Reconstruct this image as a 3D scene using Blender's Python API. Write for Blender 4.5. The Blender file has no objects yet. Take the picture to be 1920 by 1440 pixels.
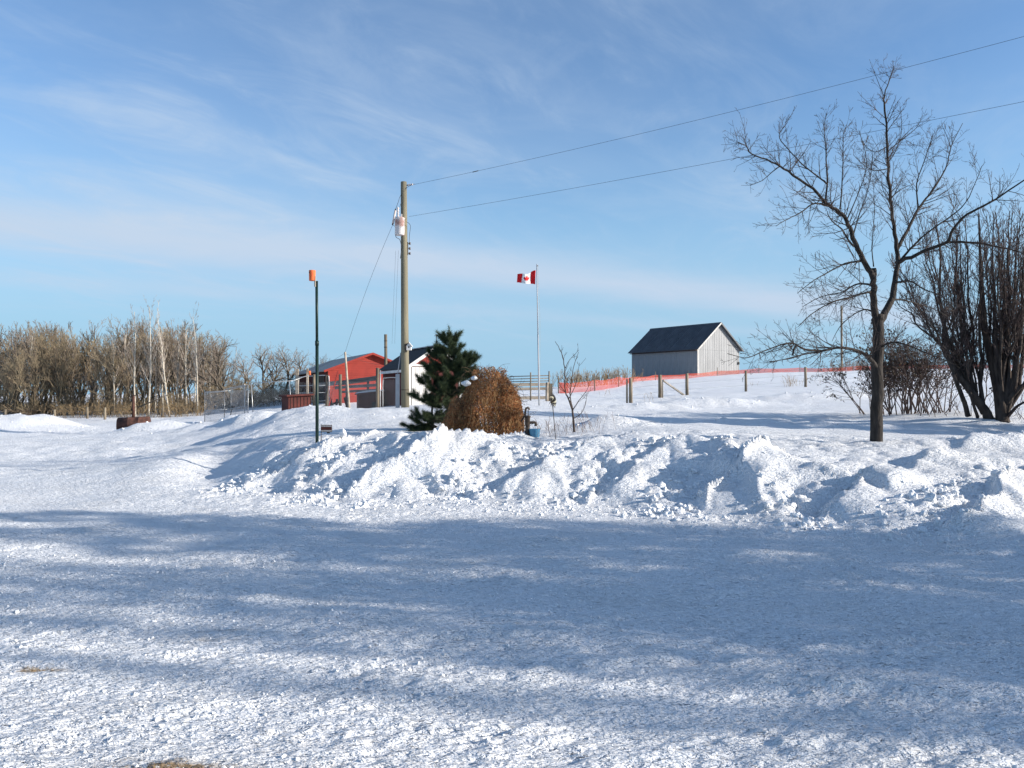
import bpy, math, random
import numpy as np
from mathutils import Vector, Matrix
R = math.radians
random.seed(7); rng = np.random.default_rng(7)
scn = bpy.context.scene
col = scn.collection
# ------------------------------------------------------------ camera, sky, sun, exposure
F = 1550.0; EYE = 1.75; TILT = math.atan(20/F)
cam_d = bpy.data.cameras.new('camera'); cam = bpy.data.objects.new('camera', cam_d); col.objects.link(cam)
cam_d.sensor_width = 36; cam_d.lens = 36*F/1920; cam_d.clip_start = .05; cam_d.clip_end = 4000
cam.location = (0, 0, EYE); cam.rotation_euler = (math.pi/2+TILT, 0, 0)
scn.camera = cam
SUN_EL = R(19); SUN_DX, SUN_DY = 0.978, -0.208       # sun stands to the right, a little behind the camera
world = bpy.data.worlds.new('World'); scn.world = world; world.use_nodes = True
nt = world.node_tree; nt.nodes.clear()
def N(nt, t, **k):
    n = nt.nodes.new(t)
    for a, b in k.items(): setattr(n, a, b)
    return n
out = N(nt, 'ShaderNodeOutputWorld'); bg = N(nt, 'ShaderNodeBackground'); sky = N(nt, 'ShaderNodeTexSky', sky_type='NISHITA')
sky.sun_disc = False; sky.sun_elevation = SUN_EL; sky.sun_rotation = math.atan2(SUN_DX, SUN_DY)
sky.air_density = 1.0; sky.dust_density = 1.0; sky.ozone_density = 2.2; sky.altitude = 600
bg.inputs['Strength'].default_value = 0.118
tc = N(nt, 'ShaderNodeTexCoord'); sep = N(nt, 'ShaderNodeSeparateXYZ')
nt.links.new(tc.outputs['Generated'], sep.inputs[0])
def M(op, a, b=None, c=None, clamp=False):
    n = N(nt, 'ShaderNodeMath', operation=op); n.use_clamp = clamp
    for i, v in enumerate((a, b, c)):
        if v is None: continue
        if isinstance(v, (int, float)): n.inputs[i].default_value = v
        else: nt.links.new(v, n.inputs[i])
    return n.outputs[0]
zc = M('ADD', M('MAXIMUM', sep.outputs[2], 0.0), 0.11)
u = M('DIVIDE', sep.outputs[0], zc); v = M('DIVIDE', sep.outputs[1], zc)
def cloudnoise(su, sv, off, detail, dist, rough=.55, rot=0.0):
    cmb = N(nt, 'ShaderNodeCombineXYZ')
    cr, sr = math.cos(rot), math.sin(rot)
    uu = M('ADD', M('MULTIPLY', u, cr), M('MULTIPLY', v, sr)); vv = M('ADD', M('MULTIPLY', u, -sr), M('MULTIPLY', v, cr))
    nt.links.new(M('MULTIPLY', uu, su), cmb.inputs[0]); nt.links.new(M('MULTIPLY', vv, sv), cmb.inputs[1])
    cmb.inputs[2].default_value = off
    n = N(nt, 'ShaderNodeTexNoise'); n.inputs['Scale'].default_value = 1; n.inputs['Detail'].default_value = detail
    n.inputs['Roughness'].default_value = rough; n.inputs['Distortion'].default_value = dist
    nt.links.new(cmb.outputs[0], n.inputs['Vector']); return n.outputs[0]
def ramp(x, a, b):
    n = N(nt, 'ShaderNodeMapRange'); n.interpolation_type = 'SMOOTHSTEP'
    nt.links.new(x, n.inputs[0]); n.inputs[1].default_value = a; n.inputs[2].default_value = b; return n.outputs[0]
veil = ramp(cloudnoise(.30, .30, 3.1, 4, .6), .42, .75)
wisp = ramp(cloudnoise(1.3, 2.6, 7.7, 7, 1.6, .62, 1.05), .42, .78)
wisp2 = ramp(cloudnoise(.9, 1.7, 2.2, 6, 1.3, .58, .75), .42, .78)
cl = M('ADD', M('MULTIPLY', veil, .24), M('MULTIPLY', wisp, M('ADD', M('MULTIPLY', veil, .34), .14)))
cl = M('ADD', cl, M('MULTIPLY', wisp2, M('ADD', M('MULTIPLY', veil, .16), .14)))
hi = ramp(sep.outputs[2], .0, .22)
cl = M('MULTIPLY', cl, M('ADD', M('MULTIPLY', hi, .75), .25), clamp=True)
# one long straight sheet of thin cloud crossing the sky plane
zz_ = M('MAXIMUM', sep.outputs[2], .02)
sb = M('SUBTRACT', M('DIVIDE', M('MULTIPLY', sep.outputs[1], .1465), zz_), M('DIVIDE', M('MULTIPLY', sep.outputs[0], .1073), zz_))
sb = M('ADD', sb, M('MULTIPLY', M('SUBTRACT', cloudnoise(.45, .9, 5.5, 5, .4, .55, -.3), .5), .34))
db = M('DIVIDE', M('SUBTRACT', sb, 1.02), .17)
sheet = M('EXPONENT', M('MULTIPLY', M('MULTIPLY', db, db), -1.0))
db2 = M('DIVIDE', M('SUBTRACT', sb, 1.50), .13)
sheet2 = M('EXPONENT', M('MULTIPLY', M('MULTIPLY', db2, db2), -1.0))
cl = M('ADD', cl, M('ADD', M('MULTIPLY', sheet, .85), M('MULTIPLY', sheet2, .30)), clamp=True)
tint = N(nt, 'ShaderNodeMix', data_type='RGBA', blend_type='MULTIPLY'); tint.inputs[0].default_value = 1
nt.links.new(sky.outputs[0], tint.inputs[6]); tint.inputs[7].default_value = (.75, .90, 1.02, 1)
hz = N(nt, 'ShaderNodeMix', data_type='RGBA'); nt.links.new(M('SUBTRACT', 1.0, ramp(sep.outputs[2], -.02, .36)), hz.inputs[0])
nt.links.new(tint.outputs[2], hz.inputs[6]); hz.inputs[7].default_value = (1.80, 3.05, 4.15, 1)
mx = N(nt, 'ShaderNodeMix', data_type='RGBA')
nt.links.new(cl, mx.inputs[0]); nt.links.new(hz.outputs[2], mx.inputs[6]); mx.inputs[7].default_value = (2.85, 3.5, 4.35, 1)
nt.links.new(mx.outputs[2], bg.inputs[0]); nt.links.new(bg.outputs[0], out.inputs[0])
sl = bpy.data.lights.new('sun', 'SUN'); sun = bpy.data.objects.new('sun', sl); col.objects.link(sun)
sl.energy = 4.7; sl.angle = R(.55); sl.color = (1, .93, .83)
sd = Vector((SUN_DX*math.cos(SUN_EL), SUN_DY*math.cos(SUN_EL), math.sin(SUN_EL)))
sun.rotation_euler = sd.to_track_quat('Z', 'Y').to_euler()
scn.view_settings.view_transform = 'Standard'; scn.view_settings.look = 'None'
scn.view_settings.exposure = 0.72; scn.view_settings.gamma = 1; scn.view_settings.use_curve_mapping = False
scn.cycles.max_bounces = 6; scn.cycles.diffuse_bounces = 3; scn.cycles.transparent_max_bounces = 4

def P3(px, py, d):          # a point of the place seen at a photo pixel, d metres ahead
    x = (px-960)/F; y = (720-py)/F
    dy = math.cos(TILT)-y*math.sin(TILT); dz = math.sin(TILT)+y*math.cos(TILT)
    return Vector((x/dy*d, d, EYE+dz/dy*d))

# ------------------------------------------------------------ materials
MATS = {}
def mat(name, c1, c2=None, scale=4, rough=.75, bump=0, bscale=None, metal=0, stretch=(1, 1, 1), rand=0, spec=.3, detail=4, lo=.35, hi=.65, trans=0, bdist=.02):
    m = bpy.data.materials.new(name); m.use_nodes = True; t = m.node_tree; b = t.nodes['Principled BSDF']
    b.inputs['Roughness'].default_value = rough; b.inputs['Metallic'].default_value = metal
    b.inputs['Specular IOR Level'].default_value = spec
    c2 = c2 or tuple(x*.7 for x in c1)
    co = N(t, 'ShaderNodeTexCoord'); mp = N(t, 'ShaderNodeMapping'); mp.inputs['Scale'].default_value = stretch
    t.links.new(co.outputs['Object'], mp.inputs[0])
    n = N(t, 'ShaderNodeTexNoise'); n.inputs['Scale'].default_value = scale; n.inputs['Detail'].default_value = detail
    t.links.new(mp.outputs[0], n.inputs['Vector'])
    r = N(t, 'ShaderNodeMapRange'); r.inputs[1].default_value = lo; r.inputs[2].default_value = hi; t.links.new(n.outputs[0], r.inputs[0])
    x = N(t, 'ShaderNodeMix', data_type='RGBA'); x.inputs[6].default_value = (*c1, 1); x.inputs[7].default_value = (*c2, 1)
    t.links.new(r.outputs[0], x.inputs[0]); last = x.outputs[2]
    if rand:
        oi = N(t, 'ShaderNodeObjectInfo'); hs = N(t, 'ShaderNodeHueSaturation')
        rr = N(t, 'ShaderNodeMapRange'); rr.inputs[3].default_value = 1-rand; rr.inputs[4].default_value = 1+rand
        t.links.new(oi.outputs['Random'], rr.inputs[0]); t.links.new(rr.outputs[0], hs.inputs['Value'])
        t.links.new(last, hs.inputs['Color']); last = hs.outputs[0]
    t.links.new(last, b.inputs['Base Color'])
    if bump:
        n2 = N(t, 'ShaderNodeTexNoise'); n2.inputs['Scale'].default_value = bscale or scale*3; n2.inputs['Detail'].default_value = 5
        t.links.new(mp.outputs[0], n2.inputs['Vector'])
        bp = N(t, 'ShaderNodeBump'); bp.inputs['Strength'].default_value = bump; bp.inputs['Distance'].default_value = bdist
        t.links.new(n2.outputs[0], bp.inputs['Height']); t.links.new(bp.outputs[0], b.inputs['Normal'])
    if trans:
        tr = N(t, 'ShaderNodeBsdfTranslucent'); ms = N(t, 'ShaderNodeMixShader'); ms.inputs[0].default_value = trans
        t.links.new(last, tr.inputs[0]); t.links.new(b.outputs[0], ms.inputs[1]); t.links.new(tr.outputs[0], ms.inputs[2])
        t.links.new(ms.outputs[0], t.nodes['Material Output'].inputs[0])
    MATS[name] = m; return m
bark = mat('bark', (.052, .043, .037), (.02, .017, .015), 9, .95, 1, 26, stretch=(1, 1, .3), bdist=.03)
twigm = mat('twig', (.075, .052, .044), (.035, .026, .022), 3, .8)
willow_bark = mat('willow_bark', (.085, .065, .052), (.032, .024, .02), 7, .95, 1, 20, stretch=(1, 1, .3), bdist=.03)
willow_twig = mat('willow_twig', (.10, .068, .06), (.045, .03, .027), 2, .8)
wood_twig = mat('wood_twig', (.23, .185, .115), (.15, .11, .075), 1.1, .85, rand=.25)
wood_twig2 = mat('wood_twig_grey', (.26, .21, .165), (.15, .115, .09), .9, .85, rand=.2)
wood_bark = mat('wood_bark', (.11, .09, .065), (.05, .04, .03), 3, .9)
aspen_bark = mat('aspen_bark', (.46, .41, .34), (.22, .19, .15), 2.2, .8, stretch=(1, 1, 2.5), lo=.55, hi=.72)
aspen_twig = mat('aspen_twig', (.36, .30, .25), (.22, .17, .14), 1, .85)
needle = mat('needle', (.075, .10, .04), (.03, .05, .02), 6, .6, spec=.4)
vine = mat('vine', (.56, .26, .11), (.25, .11, .05), 3.5, .85, trans=.35)
vine2 = mat('vine_straw', (.50, .32, .15), (.28, .15, .06), 6, .85)
vstem = mat('vine_stem', (.14, .09, .05), (.06, .04, .025), 5, .9)
leaf_brown = mat('dead_leaf', (.10, .075, .05), (.05, .035, .025), 5, .9)
weed = mat('weed', (.20, .12, .08), (.12, .07, .05), 5, .9)
straw = mat('dry_grass', (.36, .26, .14), (.20, .13, .07), 4, .9)
pole_wood = mat('pole_wood', (.23, .20, .135), (.13, .118, .085), 5, .9, .5, 18, stretch=(1, 1, .08))
post_wood = mat('post_wood', (.25, .205, .145), (.10, .08, .06), 6, .9, .6, 18, stretch=(1, 1, .15), rand=.2)
grey_wood = mat('grey_wood', (.25, .225, .20), (.12, .105, .09), 4, .9, .5, 15, stretch=(.2, 1, 1), rand=.15)
pale_wood = mat('pale_wood', (.52, .44, .35), (.30, .24, .18), 4, .9, .4, 14, stretch=(.2, 1, 1), rand=.12)
red_paint = mat('red_paint', (.30, .032, .020), (.23, .024, .016), 1.4, .7, .25, 12)
red_old = mat('red_old_paint', (.11, .026, .020), (.06, .016, .013), 3, .8, .3, 12)
maroon = mat('maroon_siding', (.12, .022, .02), (.075, .016, .015), 3, .7)
white_paint = mat('white_paint', (.74, .72, .69), (.60, .57, .53), 3, .6, .1, 20)
grey_roof = mat('grey_roof', (.30, .30, .28), (.20, .20, .19), 2, .6)
dark_roof = mat('dark_roof', (.055, .050, .048), (.032, .03, .03), 6, .85, .3, 40)
barn_metal = mat('barn_metal', (.25, .252, .258), (.205, .207, .212), 1.2, .55, metal=.15, stretch=(1, 1, .3))
barn_roof = mat('barn_roof', (.10, .105, .115), (.07, .075, .083), .9, .55, metal=.2)
trim_pale = mat('pale_trim', (.55, .52, .48), None, 3, .6)
galv = mat('galvanised', (.50, .50, .50), (.36, .36, .36), 6, .4, metal=.6)
iron = mat('cast_iron', (.10, .07, .05), (.03, .022, .018), 14, .7, .4, 30)
rust = mat('rust', (.11, .048, .034), (.045, .022, .017), 7, .85, .4, 18)
rust_dark = mat('rust_dark', (.055, .028, .02), (.03, .018, .015), 6, .8)
green_steel = mat('green_steel', (.010, .030, .022), (.006, .016, .012), 8, .45)
orange = mat('orange_paint', (.80, .17, .05), (.62, .12, .04), 9, .7)
black = mat('black', (.015, .015, .015), (.008, .008, .008), 5, .5)
cream = mat('cream', (.42, .40, .30), None, 5, .5)
porcelain = mat('porcelain', (.55, .50, .48), (.45, .40, .38), 5, .3)
tank_paint = mat('transformer_paint', (.56, .52, .51), (.34, .20, .17), 3, .5, lo=.5, hi=.62)
blue = mat('blue_bucket', (.07, .22, .36), (.05, .16, .27), 5, .5)
cable = mat('cable', (.035, .035, .04), None, 5, .6)
net_orange = mat('orange_net', (.72, .11, .045), (.6, .08, .04), .6, .6, trans=.35)
flag_red = mat('flag_red', (.70, .015, .02), (.6, .012, .018), 5, .7, trans=.25)
flag_white = mat('flag_white', (.82, .82, .82), (.78, .78, .78), 5, .7, trans=.25)
steel_grey = mat('grey_enamel', (.38, .39, .41), (.32, .33, .35), 5, .5)
sign_white = mat('sign_white', (.50, .46, .43), (.28, .24, .22), 60, .7)
spruce_n = mat('spruce_needle', (.03, .05, .025), (.015, .028, .014), 3, .7)

def snow_material(name, ground=True):
    m = bpy.data.materials.new(name); m.use_nodes = True; t = m.node_tree; b = t.nodes['Principled BSDF']
    b.inputs['Roughness'].default_value = .55; b.inputs['Specular IOR Level'].default_value = .35
    co = N(t, 'ShaderNodeTexCoord')
    def no(scale, detail=5, rough=.6, stretch=None, dist=0):
        n = N(t, 'ShaderNodeTexNoise'); n.inputs['Scale'].default_value = scale; n.inputs['Detail'].default_value = detail; n.inputs['Roughness'].default_value = rough
        n.inputs['Distortion'].default_value = dist
        src = co.outputs['Object']
        if stretch:
            mp = N(t, 'ShaderNodeMapping'); mp.inputs['Scale'].default_value = stretch; mp.inputs['Rotation'].default_value = (0, 0, -.45)
            t.links.new(src, mp.inputs[0]); src = mp.outputs[0]
        t.links.new(src, n.inputs['Vector']); return n.outputs[0]
    def mr(x, a, c, lo=0, hi=1):
        n = N(t, 'ShaderNodeMapRange'); t.links.new(x, n.inputs[0]); n.interpolation_type = 'SMOOTHSTEP'
        n.inputs[1].default_value = a; n.inputs[2].default_value = c; n.inputs[3].default_value = lo; n.inputs[4].default_value = hi; return n.outputs[0]
    def mix(f, a, c):
        n = N(t, 'ShaderNodeMix', data_type='RGBA'); t.links.new(f, n.inputs[0])
        if isinstance(a, tuple): n.inputs[6].default_value = (*a, 1)
        else: t.links.new(a, n.inputs[6])
        n.inputs[7].default_value = (*c, 1); return n.outputs[2]
    c = mix(mr(no(.8, 6, .65), .4, .75), (.87, .87, .875), (.80, .795, .79))
    if ground:
        dirt = N(t, 'ShaderNodeVertexColor', layer_name='dirt')
        dn = mr(no(9, 6, .7), .38, .60)
        mul = N(t, 'ShaderNodeMath', operation='MULTIPLY'); t.links.new(dirt.outputs[0], mul.inputs[0]); t.links.new(dn, mul.inputs[1])
        c = mix(mul.outputs[0], c, (.24, .17, .10))
        c = mix(mr(no(38, 3, .7), .74, .80, 0, .5), c, (.42, .38, .33))
    t.links.new(c, b.inputs['Base Color'])
    hs = []
    for sc_, st, ds in ((12, 1, .075), (38, 1, .021), (110, .4, .006)):
        hs.append((no(sc_, 3, .55, (1, 2.1, 1) if ground else None, .3), st, ds))
    prev = None
    for h, st, ds in hs:
        bp = N(t, 'ShaderNodeBump'); bp.inputs['Strength'].default_value = st; bp.inputs['Distance'].default_value = ds
        t.links.new(h, bp.inputs['Height'])
        if prev: t.links.new(prev, bp.inputs['Normal'])
        prev = bp.outputs[0]
    t.links.new(prev, b.inputs['Normal'])
    return m
snow_g = snow_material('snow', True); snow_c = snow_material('snow_lump', False)

# ------------------------------------------------------------ terrain height
_G = rng.random((6, 256, 256))*2*math.pi
def gnoise(x, y, s=0):
    x = np.asarray(x, float); y = np.asarray(y, float)
    xi = np.floor(x).astype(int); yi = np.floor(y).astype(int); fx = x-xi; fy = y-yi
    T = _G[s % 6]; o = s*37
    def g(i, j):
        a = T[(xi+i+o) & 255, (yi+j+o*3) & 255]; return np.cos(a)*(fx-i)+np.sin(a)*(fy-j)
    ux = fx*fx*fx*(fx*(fx*6-15)+10); uy = fy*fy*fy*(fy*(fy*6-15)+10)
    return 1.5*((g(0, 0)*(1-ux)+g(1, 0)*ux)*(1-uy)+(g(0, 1)*(1-ux)+g(1, 1)*ux)*uy)
def fbm(x, y, oct=4, s=0, g=.5):
    v = 0; a = 1
    for k in range(oct): v = v+a*gnoise(x, y, s+k); x = x*2.03+5.1; y = y*2.03+3.7; a *= g
    return v
def cells(x, y, s=0):       # rounded lumps on jittered cells, 0..1
    x = np.asarray(x, float); y = np.asarray(y, float)
    xi = np.floor(x).astype(int); yi = np.floor(y).astype(int); best = np.zeros_like(x)
    J1 = _G[s % 6]/(2*math.pi); J2 = _G[(s+1) % 6]/(2*math.pi); J3 = _G[(s+2) % 6]/(2*math.pi)
    for i in (-1, 0, 1):
        for j in (-1, 0, 1):
            a = (xi+i) & 255; b = (yi+j) & 255
            cx = xi+i+J1[a, b]; cy = yi+j+J2[a, b]; r = .3+.55*J3[a, b]
            d2 = ((x-cx)**2+(y-cy)**2)/(r*r)
            best = np.maximum(best, np.sqrt(np.clip(1-d2, 0, 1))*r)
    return best
def sm(a, b, x): t = np.clip((x-a)/(b-a), 0, 1); return t*t*(3-2*t)
CP = []
def cpx(px, py, d): p = P3(px, py, d); CP.append((p.x, p.y, p.z))
def cpw(x, y, z): CP.append((x, y, z))
for x in (-30, -15, -5, 5, 15, 30):
    for y in (-20, 0, 8): cpw(x, y, 0)
for a in [(-12, 13, 0), (-20, 18, 0), (-11, 20, .02), (-30, 28, 0), (-17, 28, .03), (-25, 36, .03), (-17, 36, .1), (-60, 54, .1), (-40, 54, 0),
          (-28, 55, .03), (-22, 58, .3), (-60, 90, .4), (-30, 90, .8), (-60, 20, 0), (-6.5, 15, .05), (-8, 12, 0), (-9.2, 22, .15), (-1, 11.5, .02), (3, 11, .02), (7, 10, .02)]: cpw(*a)
for a in [(560, 771, 27), (640, 769, 27), (700, 771, 28), (760, 766, 33), (500, 790, 26), (450, 812, 26), (470, 765, 60), (520, 752, 64), (620, 757, 55), (425, 800, 39), (550, 778, 36), (700, 766, 42),
          (600, 823, 17), (690, 822, 17.5), (820, 808, 20), (900, 824, 17.6), (990, 826, 17.5), (1077, 810, 20), (1043, 829, 17), (1110, 790, 24), (1200, 808, 19.5),
          (1300, 792, 27), (1450, 790, 27), (1600, 788, 28), (1900, 800, 25), (1643, 834, 17), (1850, 785, 26), (1700, 776, 30), (2100, 800, 25), (1400, 800, 22), (1800, 830, 18.5), (1920, 826, 18), (2200, 850, 17),
          (1180, 755, 45), (1237, 746, 48), (1288, 741, 50), (1398, 733, 54), (1510, 725, 58), (1350, 765, 38), (1500, 755, 40), (1000, 752, 42), (1010, 760, 36), (1047, 738, 66), (1115, 733, 68), (1185, 716, 82), (1290, 708, 86), (1185, 710, 97), (1388, 701, 97),
          (1400, 700, 88), (1550, 697, 90), (1700, 692, 90), (1900, 690, 85), (2200, 690, 85), (1040, 735, 100), (1700, 745, 42), (1900, 740, 42), (2200, 750, 42)]: cpx(*a)
for a in [(-80, 200, 1), (0, 200, 2), (60, 200, 3.5), (25, 130, 3.9), (60, 130, 4.4), (150, 100, 4), (-150, 100, 0.5), (150, 30, 1), (-150, 10, 0), (-150, 300, 1), (0, 300, 2), (150, 300, 3), (0, 600, 2), (300, 600, 2), (-300, 600, 2), (400, 200, 3), (-400, 200, 0), (400, -20, 1), (-400, -20, 0)]: cpw(*a)
CPa = np.array(CP); _n = len(CPa); S = 30.0
def _K(ax, ay, bx, by):
    r2 = ((ax[:, None]-bx[None])**2+(ay[:, None]-by[None])**2)/(S*S); r = np.sqrt(r2+.002); return r     # biharmonic-like, linear growth
A = np.zeros((_n+3, _n+3)); A[:_n, :_n] = _K(CPa[:, 0], CPa[:, 1], CPa[:, 0], CPa[:, 1])+np.eye(_n)*1e-3
A[:_n, _n] = 1; A[:_n, _n+1] = CPa[:, 0]/S; A[:_n, _n+2] = CPa[:, 1]/S; A[_n:, :_n] = A[:_n, _n:].T
W = np.linalg.solve(A, np.concatenate([CPa[:, 2], [0, 0, 0]]))
def macro(x, y):
    z = np.zeros(x.shape)
    for i in range(_n): z += W[i]*np.sqrt(((x-CPa[i, 0])**2+(y-CPa[i, 1])**2)/(S*S)+.002)
    return z+W[_n]+W[_n+1]*x/S+W[_n+2]*y/S
# ploughed bank: photo x, toe row, crest row, crest distance behind toe
BK = [(380, 893, 884, .8), (440, 905, 852, 1.8), (520, 920, 828, 2.2), (600, 932, 822, 2.4), (690, 938, 818, 2.6), (760, 942, 809, 2.4), (830, 942, 809, 2.4), (900, 944, 822, 2.4), (960, 946, 832, 2.4), (1050, 950, 838, 2.4), (1130, 956, 836, 2.6),
      (1200, 962, 818, 3.2), (1280, 972, 810, 3.6), (1360, 985, 818, 3.4), (1450, 992, 848, 3.0), (1550, 1010, 860, 2.7), (1650, 1018, 872, 2.5), (1750, 1028, 880, 2.4), (1850, 1015, 886, 2.3), (1950, 1000, 884, 2.3), (2300, 1000, 900, 2.5)]
BKX, BKT, BKC, BKZ = [], [], [], []
for px, a, b, dd in BK:
    td = EYE*F/(a-740); cd = td+dd; c = P3(px, b, cd); BKX.append(c.x); BKT.append(td); BKC.append(cd); BKZ.append(c.z-.13)
BKX = np.array(BKX)
def bank_frame(x, y):
    w = .35*fbm(x*.55, y*.3, 3, 1)
    t = np.interp(x, BKX, BKT)+w; c = np.interp(x, BKX, BKC)+w*.6; z = np.interp(x, BKX, BKZ)
    end = sm(BKX[0]-.6, BKX[0]+.8, x)*(1-sm(14, 18, x))
    return t, c, z, end
# scoops cut into the bank face by the blade: centre x, y, radius x, radius y, share cut away
def _sc(px, d, rx, ry, k): return ((px-960)/F*d, d, rx, ry, k)
SC = [_sc(755, 13.6, .72, 1.0, .5), _sc(1010, 13.6, .45, .8, .3), _sc(1300, 12.9, .95, 1.3, .30), _sc(1570, 11.8, .8, 1.1, .35), _sc(1800, 11.2, .9, 1.1, .35), _sc(1140, 12.7, .5, .8, .3), _sc(1480, 12.0, .4, .9, .25)]
PILES = []   # gaussian mounds: x, y, rx, ry, h
def pile(px, d, rx, ry, h): PILES.append(((px-960)/F*d, d, rx, ry, h))
pile(-30, 39, 3.6, 1.6, .50); pile(60, 40, 2.2, 1.2, .36); pile(108, 40.5, .8, .8, .2)
pile(270, 34.5, 1.2, .7, .33); pile(300, 36, 1.6, .8, .3); pile(345, 35, 1.3, .8, .25); pile(395, 31, 1.3, .8, .22); pile(470, 30, 1.2, 1.0, .35); pile(440, 33, 1, .7, .25)
pile(1150, 21.5, .9, .6, .22); pile(1330, 39, 2.6, 1.0, .4); pile(1220, 36, 2.0, .8, .25); pile(1560, 42, 5, 1.1, .35); pile(1850, 17.2, 1.6, .6, .2); pile(1760, 14.6, 1.3, .5, .12)
pile(610, 26.5, 1.6, 1.5, .1); pile(735, 25.5, 1.1, 1.2, .14)
pile(1450, 24, 3.5, .5, .1)
LIPS = [(-14.9, .08), (-13.5, .18), (-12.5, .20), (-11.2, .38), (-9.2, .34), (-7.8, .18), (-5.95, .42), (-4.1, .34), (-2.5, .38), (-.9, .3), (1, .3), (3, .2), (99, 0)]
def saw(x, y):
    q = x*.75-y*.66+.22*fbm(x*.8, y*.8, 2, 5)+.05*gnoise(x*3, y*3, 1); o = np.zeros_like(q); tt = np.zeros_like(q)
    for (q0, a0), (q1, a1) in zip(LIPS[:-1], LIPS[1:]):
        w = (q >= q0) & (q < q1); t = np.clip((q-q0)/(min(q1, q0+2.4)-q0), 0, 1); d1 = q1-q
        up = sm(.24, 0, d1) if False else 1-sm(0, .26, d1)
        o = np.where(w, a0*(1-t)**1.3*(1-up)+a1*up-.35*a0, o); tt = np.where(w, t, tt)
    return o, tt
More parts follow.
